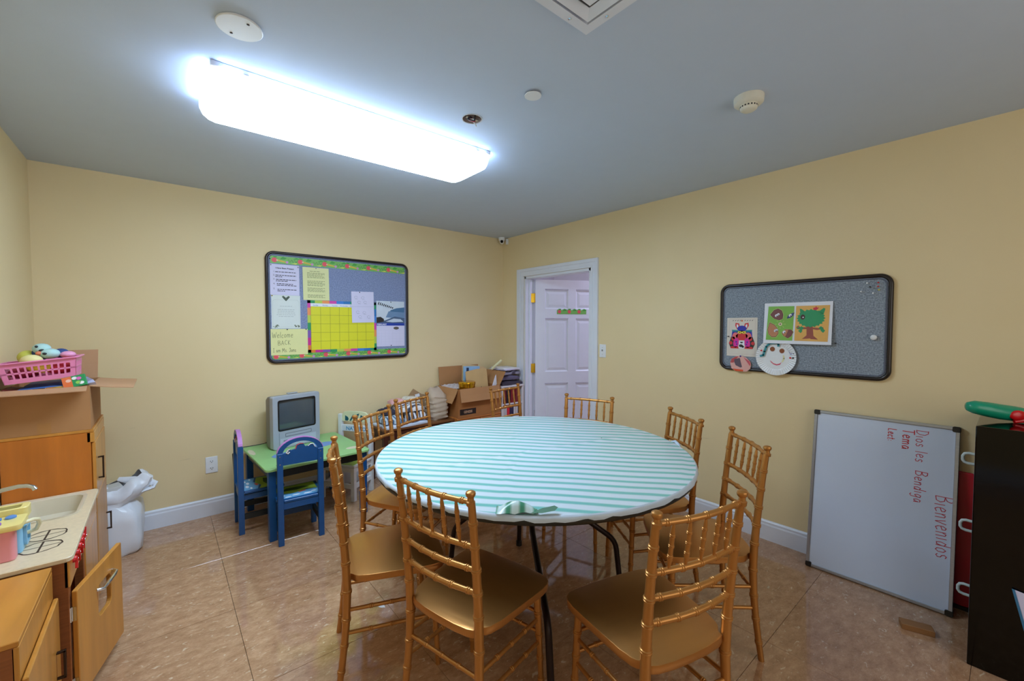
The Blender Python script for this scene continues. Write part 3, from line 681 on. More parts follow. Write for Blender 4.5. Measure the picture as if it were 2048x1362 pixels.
def onB(name, label, cat, u0, u1, z0, z1, m, d=.0165, tilt=0., th=.0006, group=None, curl=0.):
    W, H_ = u1 - u0, z1 - z0
    t = thing(name, label, cat, (XR - d, BB[1] - (u0 + u1) / 2, (z0 + z1) / 2), (0, 0, R(-90)), group)
    t.rotation_mode = 'XYZ'; t.rotation_euler = (R(0), 0, R(-90)); sheet(t, W, H_, m, th, curl)
    if tilt: t.matrix_world = Matrix.Translation(t.location) @ Matrix.Rotation(R(-90), 4, 'Z') @ Matrix.Rotation(R(tilt), 4, 'Y'); 
    return t
def sheet(t, W, H_, m, th, curl):
    b = MB(); n = 8; vs = []
    for k in (0, 1):
        for i in range(n + 1):
            v = i / n; y = -th * k - curl * (1 - v) ** 2
            for x in (-W / 2, W / 2): vs.append((x, y, -H_ / 2 + H_ * v))
    s = 2 * (n + 1); fs = []
    for i in range(n):
        a = 2 * i; fs += [(a, a + 1, a + 3, a + 2), (s + a + 1, s + a, s + a + 2, s + a + 3), (a, a + 2, s + a + 2, s + a), (a + 1, s + a + 1, s + a + 3, a + 3)]
    fs += [(0, s, s + 1, 1), (2 * n, 2 * n + 1, s + 2 * n + 1, s + 2 * n)]
    b.add(vs, fs); b.obj('sheet', m, t)
def lines(t, rows, m, h, y=-.001):
    for (x0, x1, z) in rows: text_line(t, x0, x1, z, h, m, y)
def text_line(t, x0, x1, z, h, m, y):
    b = MB(); rr = random.Random(int(z * 9999)); x = x0
    while x < x1:
        wd = rr.uniform(.010, .026); b.poly([(x, z), (min(x1, x + wd), z), (min(x1, x + wd), z + h), (x, z + h)], y, .0002); x += wd + .004
    o = b.obj('text_line', m, t); o['kind'] = 'stuff'
# 1 white letter top left: heading and five numbered rules
t = onA('rules_sheet', 'lilac white printed sheet with five numbered lines, top left on far board', 'paper', .682, .898, 1.684, 1.932, PAPERL)
text('heading', 'I Have Been Present', .0165, INK, t, 0, .088, -.0008, 'CENTER', 1., bold=.0005)
for i, z in enumerate((.058, .030, -.002, -.040, -.080)):
    text('number', '%d.' % (i + 1), .018, INK, t, -.085, z, -.0008)
lines(t, [(-.07, .085, .060), (-.068, .085, .033), (-.07, -.02, .021), (-.066, .085, -.002), (-.066, .02, -.014), (-.06, .06, -.036), (-.06, .085, -.048), (-.056, .085, -.082), (-.056, .0, -.094)], INK, .0052)
# 2 ornamented sheet
t = onA('ornament_sheet', 'grey white sheet with dark heart ornament and two corner flourishes', 'paper', .688, .902, 1.409, 1.683, PAPERG, .0162)
def flourish(t, x, z, s, m, seed):
    b = MB(); rr = random.Random(seed)
    for i in range(16):
        a = rr.uniform(0, 6.28); r = rr.uniform(.1, 1) * s; c = (x + r * math.cos(a), z + r * .55 * math.sin(a)); q = rr.uniform(.15, .32) * s
        b.disc(c[0], c[1], q, q * .5, -.0008, 7)
    o = b.obj('ornament', m, t); o['kind'] = 'stuff'; return o
b = MB(); b.poly([(0, .088), (.018, .108), (.03, .124), (.02, .132), (.006, .122), (0, .114), (-.006, .122), (-.02, .132), (-.03, .124), (-.018, .108)], -.0008); b.obj('ornament', C('dark_sage_ink', (70, 84, 68)), t)
flourish(t, -.075, -.118, .022, C('sage_ink', (110, 120, 92)), 1); flourish(t, .078, -.118, .022, MATS['sage_ink'], 2)
b = MB(); b.ring(rrect(-.098, .098, -.125, .1, .02), rrect(-.0965, .0965, -.1235, .0985, .019), -.0007, -.0009, 'y'); b.obj('border_line', C('pale_line', (188, 194, 188)), t)
lines(t, [(-.045, .045, .045), (-.062, .062, .018), (-.062, .062, .004), (-.065, .065, -.01), (-.07, .07, -.024), (-.055, .055, -.038)], C('faint_ink', (168, 174, 172)), .003)
# 3 yellow typed sheet
t = onA('typed_sheet', 'pale yellow typed letter pinned above the big calendar', 'paper', .925, 1.135, 1.651, 1.928, mat('straw_paper', (226, 226, 168), .7, var=.02), .019, -.6)
lines(t, [(-.05, .035, .105)] + [(-.07, .07 - (.02 if i % 3 == 2 else 0), .09 - .0098 * i) for i in range(22) if i not in (5, 6, 12, 17, 18)], INKGR, .0036)
# 4 welcome note
t = onA('welcome_note', 'pale yellow handwritten welcome note at the lower left of far board', 'paper', .676, .956, 1.192, 1.406, PAPERY, .017, 0)
pen = C('green_grey_pen', (92, 98, 60))
hand('handwriting', 'Welcome', .046, pen, t, -.128, .034, .0022, -1, sx=.78, slant=.08); hand('handwriting', 'BACK', .036, pen, t, -.085, -.025, .0022, -2, sx=.95)
hand('handwriting', 'I am Ms. Jons', .032, pen, t, -.122, -.083, .0022, 0, sx=.74)
# 5 yellow planner
t = onA('planner_calendar', 'large yellow calendar chart with rainbow border on far board', 'calendar', .957, 1.555, 1.203, 1.650, mat('blank_white_card', (236, 236, 232), .5, var=.01), .0168)
W5, H5 = .598, .447
segs = [(46, 150, 90), (186, 206, 80), (240, 150, 90), (214, 70, 170), (60, 130, 214), (40, 120, 190), (40, 150, 100), (230, 130, 50), (206, 40, 140), (130, 90, 170)]
k = 0
for side in range(4):
    n = 10 if side % 2 == 0 else 7
    for i in range(n):
        a, c = i / n, (i + 1) / n; w_ = .025
        if side == 0: q = (-W5 / 2 + W5 * a, -W5 / 2 + W5 * c, H5 / 2 - w_, H5 / 2)
        elif side == 1: q = (W5 / 2 - w_, W5 / 2, -H5 / 2 + H5 * a, -H5 / 2 + H5 * c)
        elif side == 2: q = (-W5 / 2 + W5 * a, -W5 / 2 + W5 * c, -H5 / 2, -H5 / 2 + w_)
        else: q = (-W5 / 2, -W5 / 2 + w_, -H5 / 2 + H5 * a, -H5 / 2 + H5 * c)
        cc = segs[k % len(segs)]; k += 1
        MB().poly([(q[0], q[2]), (q[1], q[2]), (q[1], q[3]), (q[0], q[3])], -.0006, .0003).obj('border_patch', C('rainbow_%d_%d_%d' % cc, cc), t)
YEL = mat('calendar_yellow', (226, 220, 40), .5, var=.04, scale=3)
gx0, gx1, gz0, gz1 = -W5 / 2 + .026, W5 / 2 - .020, -H5 / 2 + .022, H5 / 2 - .052
for c in range(7):
    x0 = gx0 + (gx1 - gx0) * c / 7; x1 = gx0 + (gx1 - gx0) * (c + 1) / 7
    text('weekday', ('Sunday', 'Monday', 'Tuesday', 'Wednesday', 'Thursday', 'Friday', 'Saturday')[c], .0155, C('weekday_blue', (96, 120, 190)), t, (x0 + x1) / 2, gz1 + .006, -.0012, 'CENTER', .92)
    for r in range(5):
        z0 = gz0 + (gz1 - gz0) * r / 5; z1 = gz0 + (gz1 - gz0) * (r + 1) / 5
        MB().box(x0 + .001, x1 - .001, -.0011, -.0006, z0 + .001, z1 - .001).obj('day_square', YEL, t)
MB().box(gx0 - .001, gx1 + .001, -.0008, -.0005, gz0 - .001, gz1).obj('grid', C('olive_grid', (120, 118, 40)), t)
MB().box(gx0 - .001, gx1 + .001, -.0009, -.0005, gz1, gz1 + .026).obj('weekday_strip', PAPER, t)
# 6 white folded sheet over the planner
t = onA('sketch_sheet', 'white folded sheet with small sketches hanging over the yellow calendar', 'paper', 1.326, 1.532, 1.462, 1.744, PAPERL, .0225, -1.2)
MB().box(-.103, .103, -.0010, -.0005, .003, .0045).obj('fold_line', C('fold_grey', (170, 170, 196)), t)
sk = C('sketch_grey', (140, 142, 170))
for (x, z) in ((-.062, .088), (.0, .085), (-.035, .045), (.02, .045), (-.05, -.045), (.01, -.05), (-.03, -.088), (.05, -.09)):
    b = MB(); b.stroke([(x + .014 * math.cos(a * .7), z + .011 * math.sin(a * .7)) for a in range(9)], .0016, -.0012); b.stroke([(x - .008, z - .016), (x + .018, z - .015)], .0014, -.0012); b.obj('sketch', sk, t)['kind'] = 'stuff'
# 7 photo calendar
t = onA('photo_calendar', 'wall calendar open at february with a sea wave photograph', 'calendar', 1.557, 1.837, 1.236, 1.667, PAPERL, .0175)
def wave(nm, pts, c): b = MB(); b.poly(pts, -.0008 - .0002 * wave.n, .0003); wave.n += 1; b.obj('photo_print', C(nm, c), t)
wave.n = 0
wave('photo_sky', [(-.14, .007), (.14, .007), (.14, .2155), (-.14, .2155)], (206, 216, 228))
wave('photo_deep', [(-.02, .10), (.14, .09), (.14, .16), (.06, .15), (.0, .13)], (70, 112, 150))
wave('photo_mid', [(-.05, .06), (.14, .05), (.14, .11), (.03, .115), (-.02, .12)], (110, 140, 176))
wave('photo_sea', [(-.14, .007), (.14, .007), (.14, .055), (.04, .07), (-.06, .03), (-.14, .05)], (74, 96, 128))
wave('photo_foam', [(-.05, .02), (.02, .014), (.13, .02), (.1, .045), (.03, .05)], (196, 206, 222))
wave('photo_rock', [(-.14, .007), (-.07, .02), (-.068, .045), (-.10, .065), (-.14, .06)], (40, 32, 30))
for i in range(9):
    x = -.125 + .017 * i; z = .185 - .004 * i; wave('photo_dark', [(x, z), (x + .010, z + .024 - .002 * i), (x + .015, z + .018 - .002 * i), (x + .006, z - .012)], (20, 22, 28))
b = MB(); b.poly([(-.14, -.018), (.14, -.018), (.14, .0065), (-.14, .0065)], -.0008); b.obj('blue_band', C('calendar_blue', (28, 62, 166)), t)
text('month_name', 'FEBRUARY', .021, PAPER, t, -.136, -.0135, -.0014, 'LEFT', .95, bold=.0006)
b = MB(); b.disc(.055, -.042, .028, .014, -.0008, 14); b.obj('photo_print', C('leaf_grey', (96, 86, 80)), t)
for r in range(6):
    for c in range(8):
        MB().box(-.13 + .26 * c / 7 - .0004, -.13 + .26 * c / 7 + .0004, -.0009, -.0006, -.2, -.065).obj('grid_line', C('faint_lilac', (196, 196, 222)), t) if r == 0 else None
    MB().box(-.13, .13, -.0009, -.0006, -.2 + .027 * r - .0004, -.2 + .027 * r + .0004).obj('grid_line', MATS['faint_lilac'], t)
# borders along the board's edges
t = thing('border_strip', 'green school border with apples and pencils along the top of far board', 'garland', (.686, YF - .0158, 1.938)); school_border(t, 1.156, .060, 6)
t = thing('border_strip', 'green school border with apples and pencils along the bottom of far board', 'garland', (.686, YF - .0158, 1.158), (0, R(-.25), 0)); school_border(t, 1.156, .050, 6)
def pin(label, loc, rot, c, big=0, group='tacks on the notice boards'):
    t = thing('push_pin', label, 'push pin', loc, rot, group); Mx = Matrix.Rotation(R(90), 4, 'X')
    if big: MB().lathe([(.006, 0), (.012, .006), (.0155, .013), (.013, .018), (.001, .02)], 18, (0, 0, 0), Mx).obj('head', c, t, smooth=60)
    else: MB().lathe([(.0035, .004), (.0035, .007), (.0022, .009), (.0028, .014), (.0042, .016), (.0038, .018), (.001, .0185)], 12, (0, 0, 0), Mx).obj('head', c, t, smooth=50); MB().lathe([(.0006, 0), (.0006, .005)], 6, (0, 0, 0), Mx).obj('needle', CHROME, t)
    return t
def tack(label, x, z, c, d=.0172):
    t = thing('tack', label, 'tack', (x, YF - d, z), (0, 0, 0), 'tacks on the notice boards'); MB().lathe([(.0048, 0), (.0042, .002), (.001, .0034)], 12, (0, 0, 0), Matrix.Rotation(R(90), 4, 'X')).obj('head', c, t, smooth=50)
for l, x, z, c, d in (('black tack at the top middle of the welcome note', .800, 1.402, BLACKP, .0186), ('black tack at the upper right corner of the welcome note', .944, 1.403, BLACKP, .0186),
    ('dark tack at the top of the white sketch sheet', 1.40, 1.737, INK, .0236), ('grey tack at the top of the pale yellow typed letter', 1.03, 1.921, INKG, .0196), ('dark tack at the bottom edge of the photo calendar', 1.70, 1.243, INK, .019),
    ('dark tack at the top edge of the photo calendar', 1.70, 1.658, INK, .019), ('grey tack at the top left corner of the numbered rules sheet', .69, 1.924, INKG, .018), ('grey tack at the top right corner of the numbered rules sheet', .890, 1.919, INKG, .018),
    ('brass tack at the top left corner of the heart ornament sheet', .694, 1.676, BRASS, .018), ('dark tack at the left end of the top border strip', .684, 1.972, BLACKP, .018)): tack(l, x, z, c, d)
# ---- right board
t = onB('carnival_drawing', 'coloured-in drawing of an animal figure in a blue cap with red ears', 'drawing', -.413, -.216, 1.222, 1.488, mat('cream_sheet', (222, 212, 198), .7, var=.02), .017)
def art(t, m, pts, k=0): MB().poly(pts, -.0008 - .0003 * k, .0003).obj('print', m, t)
def ell(cx, cz, rx, rz, a=0, n=18): return [(cx + rx * math.cos(q) * math.cos(a) - rz * math.sin(q) * math.sin(a), cz + rx * math.cos(q) * math.sin(a) + rz * math.sin(q) * math.cos(a)) for q in [2 * math.pi * i / n for i in range(n)]]
for i in range(9):
    if i != 4: x = -.062 + .0155 * i; art(t, INK, [(x, .113), (x + .008, .118), (x + .010, .118), (x + .003, .110)])
art(t, C('art_orange', (214, 110, 60)), ell(0, .112, .006, .006), 1)
red = C('art_red', (214, 44, 50)); mag = C('art_magenta', (218, 30, 150)); blu = C('art_blue', (40, 44, 170)); tea = C('art_teal', (30, 140, 150)); drk = C('art_dark', (46, 40, 34)); sal = C('art_salmon', (236, 110, 110)); yel = C('art_yellow', (236, 214, 60))
for s in (-1, 1):
    art(t, red, [(s * .012, .055), (s * .018, .094), (s * .042, .098), (s * .044, .078), (s * .032, .055)]); art(t, PAPER, [(s * .022, .06), (s * .024, .086), (s * .035, .088), (s * .034, .066)], 1)
    art(t, tea, [(s * .02, .048), (s * .066, .050), (s * .064, .038), (s * .03, .034)]); art(t, blu, [(s * .03, .036), (s * .064, .038), (s * .068, .0), (s * .035, -.005)])
    art(t, drk, [(s * .035, .0), (s * .07, .0), (s * .085, -.045), (s * .072, -.078), (s * .03, -.078)]); art(t, red, ell(s * .072, -.042, .011, .012), 1); art(t, red, ell(s * .055, -.012, .012, .014), 1)
    art(t, sal, ell(s * .044, .008, .018, .024, s * .3), 1); art(t, mag, ell(s * .036, -.04, .019, .034, s * .15), 2); art(t, red, [(s * .014, -.066), (s * .07, -.066), (s * .072, -.08), (s * .014, -.08)], 2); art(t, blu, ell(s * .036, -.034, .005, .006), 3); art(t, blu, ell(s * .032, -.05, .004, .006), 3)
art(t, red, [(-.04, .01), (-.02, .03), (.02, .03), (.04, .01), (.028, -.022), (-.028, -.022)], 1); art(t, PAPER, [(-.018, -.026), (.018, -.026), (.02, -.078), (-.02, -.078)], 3)
art(t, blu, ell(0, .058, .03, .021), 2); art(t, drk, ell(0, .034, .03, .010), 2); art(t, yel, ell(-.013, .032, .013, .009), 3); art(t, yel, ell(.013, .032, .013, .009), 3); art(t, drk, ell(-.013, .032, .004, .004), 4); art(t, drk, ell(.013, .032, .004, .004), 4)
art(t, drk, [(-.012, -.032), (-.005, -.034), (0, -.032), (.005, -.034), (.012, -.032), (.004, -.043), (-.006, -.042)], 4); art(t, drk, ell(-.004, -.060, .013, .010), 4); art(t, drk, ell(.008, -.066, .008, .008), 4)
b = MB(); b.ring(rrect(-.085, .085, -.118, .124, .006), rrect(-.0835, .0835, -.1165, .1225, .005), -.0007, -.0009, 'y'); b.obj('border_line', C('pale_pink_line', (206, 186, 182)), t)
# picture of seeds and the tree
t = onB('seed_picture', 'white framed picture card, seeds on green beside a tree on orange', 'picture', -.172, .196, 1.318, 1.580, PAPER, .031, 0)
t.matrix_world = Matrix.Translation(t.location) @ Matrix.Rotation(R(-90), 4, 'Z') @ Matrix.Rotation(R(-4), 4, 'X')
gq = C('picture_green', (124, 182, 66)); oq = C('picture_orange', (226, 172, 86))
pk = lambda k: k + 6
art(t, gq, [(-.168, -.108), (-.018, -.110), (-.014, .108), (-.16, .110)], 5); art(t, oq, [(-.006, -.110), (.166, -.112), (.17, .108), (-.004, .108)], 5)
ol = C('seed_outline', (70, 40, 30)); br = C('seed_brown', (120, 62, 56)); ln = C('seed_tan', (188, 124, 82)); nv = C('seed_navy', (44, 70, 120)); wh = PAPER
def seed(pts, m, g=1.08, k=6):
    cx = sum(p[0] for p in pts) / len(pts); cz = sum(p[1] for p in pts) / len(pts)
    art(t, C('seed_halo', (206, 206, 120)), [(cx + (x - cx) * (g + .06), cz + (z - cz) * (g + .06)) for x, z in pts], k); art(t, ol, [(cx + (x - cx) * g, cz + (z - cz) * g) for x, z in pts], k + 1); art(t, m, pts, k + 2)
seed([(-.146, .056), (-.126, .084), (-.104, .092), (-.084, .080), (-.076, .056), (-.078, .030), (-.096, .022), (-.122, .030), (-.138, .046)], br)
seed([(-.052, .030), (-.046, .050), (-.028, .062), (-.014, .066), (-.018, .048), (-.034, .034)], nv)
seed([(-.148, .002), (-.122, -.012), (-.100, -.040), (-.098, -.066), (-.110, -.086), (-.132, -.088), (-.152, -.070), (-.158, -.040)], ln)
seed([(-.076, -.060), (-.058, -.040), (-.026, -.042), (-.016, -.056), (-.024, -.080), (-.042, -.094), (-.066, -.080)], ln)
art(t, br, [(-.040, -.041), (-.026, -.042), (-.016, -.056), (-.024, -.080), (-.042, -.094), (-.056, -.086)], 9)
for (x, z) in ((-.102, .056), (-.112, .050), (-.034, .050), (-.114, -.048), (-.108, -.046), (-.064, -.056)): art(t, wh, ell(x, z, .008, .010, -.6, 10), 10); art(t, ol, ell(x + .003, z - .004, .003, .004, 0, 8), 11)
for a in range(0, 360, 45): art(t, C('seed_rays', (190, 200, 110)), [(-.088 + .012 * math.cos(R(a)), -.006 + .012 * math.sin(R(a))), (-.088 + .03 * math.cos(R(a + 4)), -.006 + .03 * math.sin(R(a + 4))), (-.088 + .03 * math.cos(R(a - 4)), -.006 + .03 * math.sin(R(a - 4)))], 5.5)
art(t, C('seed_core', (226, 210, 170)), ell(-.088, -.006, .011, .011), 7); art(t, ol, ell(-.088, -.006, .004, .004), 8)
tg = C('tree_green', (40, 150, 92)); tb = C('tree_trunk', (152, 74, 56))
art(t, tb, [(.056, -.02), (.058, -.075), (.035, -.098), (.06, -.096), (.078, -.094), (.08, -.098), (.118, -.100), (.094, -.078), (.088, -.02)], 6)
art(t, tb, [(.0, -.036), (.03, -.024), (.06, -.026), (.06, -.036), (.035, -.038)], 6); art(t, tb, [(.086, -.026), (.12, -.030), (.14, -.024), (.145, -.036), (.11, -.042), (.086, -.036)], 6)
crown = []
for i in range(40):
    q = 2 * math.pi * i / 40; f = 1.0 if i % 2 else 1.14; crown.append((.076 + .066 * f * math.cos(q), .03 + .050 * f * math.sin(q)))
art(t, tg, crown, 7); art(t, tg, [(.02, .06), (.016, .09), (.026, .088), (.045, .072)], 7); art(t, tg, [(.115, .07), (.14, .092), (.148, .086), (.14, .05)], 7); art(t, C('crown_red', (206, 40, 60)), [(.086, .084), (.088, .096), (.097, .094), (.100, .104), (.106, .094), (.116, .096), (.110, .086), (.1, .078)], 8)
art(t, ol, ell(.034, .038, .012, .016), 8); art(t, wh, ell(.036, .036, .004, .004), 9)
for x, z in ((.012, -.026), (.03, -.03), (.13, -.030), (.14, -.045), (.024, -.048)): art(t, tg, [(x - .012, z), (x, z + .012), (x + .012, z), (x + .002, z - .014)], 8)
art(t, red, ell(.010, -.024, .005, .005), 9)
# paper plate face and round ornament
t = thing('paper_plate', 'white fluted paper plate with a drawn smiling face and blue hair', 'paper plate', (XR - .020, BB[1] + .099, 1.229), ROT_B)
b = MB(); n = 96; vs = []
for r, d in ((.0005, .003), (.078, .003), (.086, .006), (.117, .014), (.117, .0146), (.086, .0068), (.078, .0038), (.0005, .0038)):
    for i in range(n):
        a = 2 * math.pi * i / n; fl = .0016 * (1 if i % 2 else -1) if r > .08 and r < .1 or r > .11 else 0; vs.append((r * math.cos(a), -(d + fl * (.5 if r < .1 else 1)), r * math.sin(a)))
b.add(vs, [(k * n + i, k * n + (i + 1) % n, (k + 1) * n + (i + 1) % n, (k + 1) * n + i) for k in range(7) for i in range(n)]); b.obj('plate', WHITEP, t)
y = -.0046
for x in (-.022, .033): MB().disc(x, .052 - .010 * (x > 0), .0145, .0155, y).obj('print', C('face_brown', (140, 74, 30)), t)
MB().stroke([(-.09, .003), (-.072, .010), (-.066, .034), (-.056, .066), (-.036, .088), (.004, .092), (.016, .085), (.014, .072)], .013, y - .008).obj('print', C('hair_teal', (40, 140, 150)), t)
MB().poly([(-.035, -.022), (-.015, -.040), (.005, -.046), (.022, -.040), (.032, -.030), (.024, -.048), (.004, -.054), (-.014, -.048), (-.028, -.036)], y).obj('print', C('mouth_pink', (214, 90, 110)), t)
MB().stroke([(.042, .012), (.046, -.006), (.036, -.028)], .008, y).obj('print', C('pale_yellow_crayon', (232, 226, 170)), t)
for x, z, c in ((.082, .0, 'art_red'), (.098, .0, 'art_dark'), (.102, .028, 'art_dark'), (-.086, .040, 'art_red')): MB().disc(x, z, .006, .006, -.0105, 10).obj('print', MATS[c], t)
MB().stroke([(.075, .04), (.085, .02), (.09, .035)], .0025, -.010).obj('print', C('scribble_lilac', (150, 150, 196)), t)
t = thing('round_ornament', 'pink paper bauble with dark scribble and orange base, on right board', 'ornament', (XR - .027, BB[1] + .316, 1.171), ROT_B)
b = MB(); b.prism([(-.068, .005), (-.06, .03), (-.03, .050), (-.008, .054), (.008, .054), (.036, .046), (.062, .02), (.068, 0), (.064, -.03), (.04, -.052), (-.03, -.052), (-.058, -.035)], 0, -.002, 'y'); b.obj('sheet', C('bauble_pink', (226, 170, 160)), t)
MB().poly([(-.066, .004), (-.058, .03), (-.03, .048), (-.012, .05), (-.03, .03), (-.045, .005)], -.0022).obj('print', C('bauble_red', (190, 74, 76)), t); MB().poly([(.02, .046), (.06, .02), (.066, 0), (.062, -.012), (.045, .012)], -.0022).obj('print', C('bauble_rose', (206, 84, 96)), t)
MB().poly([(-.04, .01), (-.04, .03), (-.004, .040), (.0, .022), (.012, -.022), (0, -.026), (-.03, -.012)], -.0024).obj('print', C('bauble_dark', (96, 78, 92)), t); MB().poly([(-.052, -.036), (.02, -.040), (.018, -.052), (-.03, -.052)], -.0024).obj('print', C('bauble_orange', (224, 84, 40)), t)
t2 = MB().disc(0, .052, .006, .006, -.002, 12).obj('print', C('bauble_violet', (70, 40, 130)), t)
def pinB(label, y, z, c, big=0): return pin(label, (XR - .0155, y, z), ROT_B, c, big)
pinB('large white push pin at the right side of the grey notice board', .51, 1.368, WHITEP, 1)
for l, y, z, c in (('white push pin, topmost left of the cluster in the board\'s upper right corner', .545, 1.674, WHITEP), ('black push pin below the topmost white pin of the cluster', .532, 1.651, BLACKP), ('red push pin, upper of the two red ones', .497, 1.673, C('pin_red', (196, 40, 44))),
    ('red push pin, lower of the two red ones', .497, 1.652, C('pin_red', (196, 40, 44))), ('yellow push pin below the two red ones', .493, 1.633, C('pin_yellow', (206, 196, 50))), ('white push pin, leftmost of the cluster', .571, 1.628, WHITEP), ('white push pin, lowest of the cluster', .518, 1.616, WHITEP),
    ('dark push pin right of the seed and tree picture', .682, 1.33, BLACKP), ('black push pin at the left edge of the coloured-in drawing', 1.296, 1.358, BLACKP)): pinB(l, y, z, c)

# ------------------------------------------------------------------ play kitchen along the left wall
def d_handle(parent, y, z0, z1, x, m=DARKMETAL, out=.022, wd=.012, thk=.006):
    # flat bar pull standing off a front that faces +x
    b = MB(); b.box(x + out - thk, x + out, y - wd / 2, y + wd / 2, z0, z1); b.box(x, x + out, y - wd / 2, y + wd / 2, z0, z0 + thk); b.box(x, x + out, y - wd / 2, y + wd / 2, z1 - thk, z1)
    return b.obj('handle', m, parent, bevel=.001)
def kitchen():
    # tall play refrigerator
    t = thing('play_refrigerator', 'tall wooden play refrigerator with two doors, under the cardboard box', 'play kitchen', (-.59, 3.01, 0))
    X1, Y1, Hh = .302, .47, .905
    for y in (0, Y1 - .014): box('side_panel', MAPLED, 0, X1, y, y + .014, 0, Hh - .014, t, bevel=.002)
    box('top_panel', MAPLE, 0, X1 + .012, -.002, Y1 + .002, Hh - .014, Hh, t, bevel=.002); box('back_panel', MAPLED, 0, .008, .014, Y1 - .014, .0, Hh - .014, t); box('base_panel', MAPLE, .008, X1, .014, Y1 - .014, .03, .044, t)
    box('top_rail', MAPLEV, X1 - .014, X1 + .014, .0, Y1, Hh - .066, Hh - .015, t, bevel=.002)
    u = box('upper_door', MAPLEV, X1 + .001, X1 + .016, .010, Y1, .552, Hh - .069, t, bevel=.003); l = box('lower_door', mat('glossy_plywood', (196, 146, 92), .42, var=.1, scale=2, stretch=(9, 9, 1), coat=.0), X1 + .001, X1 + .016, .010, Y1, .035, .546, t, bevel=.003)
    d_handle(u, .095, .625, .74, X1 + .016); d_handle(l, .40, .235, .335, X1 + .016)
    # sink and stove unit
    t = thing('play_stove_sink', 'wooden play stove and sink with beige top, red knobs and open oven door', 'play kitchen', (-.59, 2.165, 0))
    X1, Y1, Hh = .312, .838, .60
    for y in (.012, .40, Y1 - .026): box('side_panel', PLYEDGE if y < .1 else MAPLED, 0, X1, y, y + .014, 0, Hh - .018, t, bevel=.002)
    box('front_post', PLYEDGE, X1 - .03, X1, .028, .05, .02, Hh - .1, t, bevel=.002); box('front_post', PLYEDGE, X1 - .03, X1, .374, .398, .02, Hh - .1, t, bevel=.002)
    box('back_panel', MAPLED, 0, .008, .026, Y1 - .026, .02, Hh - .018, t); box('oven_floor', MAPLE, .008, X1 - .01, .026, Y1 - .026, .03, .042, t); box('knob_panel', MAPLEV, X1 - .012, X1 + .004, .012, Y1 - .012, Hh - .118, Hh - .018, t, bevel=.003)
    box('sink_front', MAPLEV, X1 - .01, X1 + .003, .416, Y1 - .012, .035, Hh - .122, t, bevel=.002)
    n = 6; out = rrect(-.005, X1 + .014, 0, Y1, .022, n); inn = rrect(.060, .285, .475, .790, .05, n)
    b = MB(); b.ring(out, inn, Hh - .018, Hh); b.obj('countertop', LAMIN, t, bevel=.003)
    b = MB(); sec = [(inn, Hh + .004), (rrect(.066, .279, .481, .784, .046, n), Hh + .001), (rrect(.076, .27, .495, .772, .05, n), Hh - .07), (rrect(.10, .25, .52, .75, .05, n), Hh - .082)]
    o2 = rrect(.052, .293, .467, .798, .055, n); ring_ = [(o2, Hh + .0005), (o2, Hh + .005)] + sec; k = len(out); vs = []
    for pts, z in ring_: vs += [(x, y, z) for x, y in pts]
    b.add(vs, [(i * k + j, i * k + (j + 1) % k, (i + 1) * k + (j + 1) % k, (i + 1) * k + j) for i in range(len(ring_) - 1) for j in range(k)] + [tuple((len(ring_) - 1) * k + j for j in range(k))]); b.obj('basin', BASIN, t, smooth=50)
    f = MB(); f.tube([(.03, .63, Hh), (.03, .63, Hh + .10), (.035, .628, Hh + .118), (.05, .62, Hh + .124), (.10, .60, Hh + .135), (.128, .585, Hh + .135), (.146, .573, Hh + .128), (.152, .57, Hh + .115)], .009, 12); f.obj('faucet', CHROME, t, smooth=50)
    for cy in (.168, .288):
        b = MB(); rr = random.Random(cy); pts = []
        for i in range(22): q = 2 * math.pi * i / 22; f = 1 + rr.uniform(-.05, .05); pts.append((.222 + .056 * f * math.cos(q), cy + .052 * f * math.sin(q), Hh + .0005))
        b.tube(pts, [rr.uniform(.0018, .0034) for _ in pts], 6, closed=True, sy=.3); b.tube([(.17, cy, Hh + .0005), (.275, cy + .004, Hh + .0005)], .0016, 6, sy=.3); b.tube([(.222, cy - .05, Hh + .0005), (.224, cy + .05, Hh + .0005)], .0032, 6, sy=.3)
        b.obj('burner_ring', flat('burner_brown', (72, 58, 46)), t)['kind'] = 'stuff'
    kn = C('red_knob', (214, 34, 36), .3)
    for i, cy in enumerate((.086, .146, .212, .268, .316)):
        M = Matrix.Translation((X1 + .004, cy, Hh - .045)) @ Matrix.Rotation(R(90), 4, 'Y')
        b = MB(); b.lathe([(.0125, 0), (.0125, .008), (.010, .011), (.004, .012)], 16, (0, 0, 0), M); b.box(-.006, .034, -.005, .005, .006, .014, M @ Matrix.Rotation(R((-12, 8, 14, -6, 170)[i]), 4, 'Z')); k_ = b.obj('knob', kn, t, smooth=40)
        MB().lathe([(.004, .0122), (.003, .015), (.001, .0155)], 10, (0, 0, 0), M).obj('screw', CHROME, k_, smooth=50)
    # oven door standing ajar, hinged at its near edge
    a = R(-15); dx = .30; ow = .382; dz0, dz1 = .048, .462
    d = MB(); out = rrect(0, ow, dz0, dz1, .006, 4); inn = rrect(.158, .272, dz1 - .205, dz1 - .075, .022, 4)
    d.ring(out, inn, 0, .016, 'x'); dr = d.obj('oven_door', MAPLEV, t, (X1 + .004, .024, 0), (0, 0, a), bevel=.002)
    # (local: x = thickness, y = width, z = up)
    b = MB(); b.tube([(.016, .148, dz1 - .085), (.034, .156, dz1 - .088), (.036, .20, dz1 - .083), (.036, .25, dz1 - .080), (.034, .274, dz1 - .078), (.016, .284, dz1 - .074)], [.006, .006, .0075, .0075, .006, .006], 10); b.obj('handle', CHROME, dr, smooth=50)
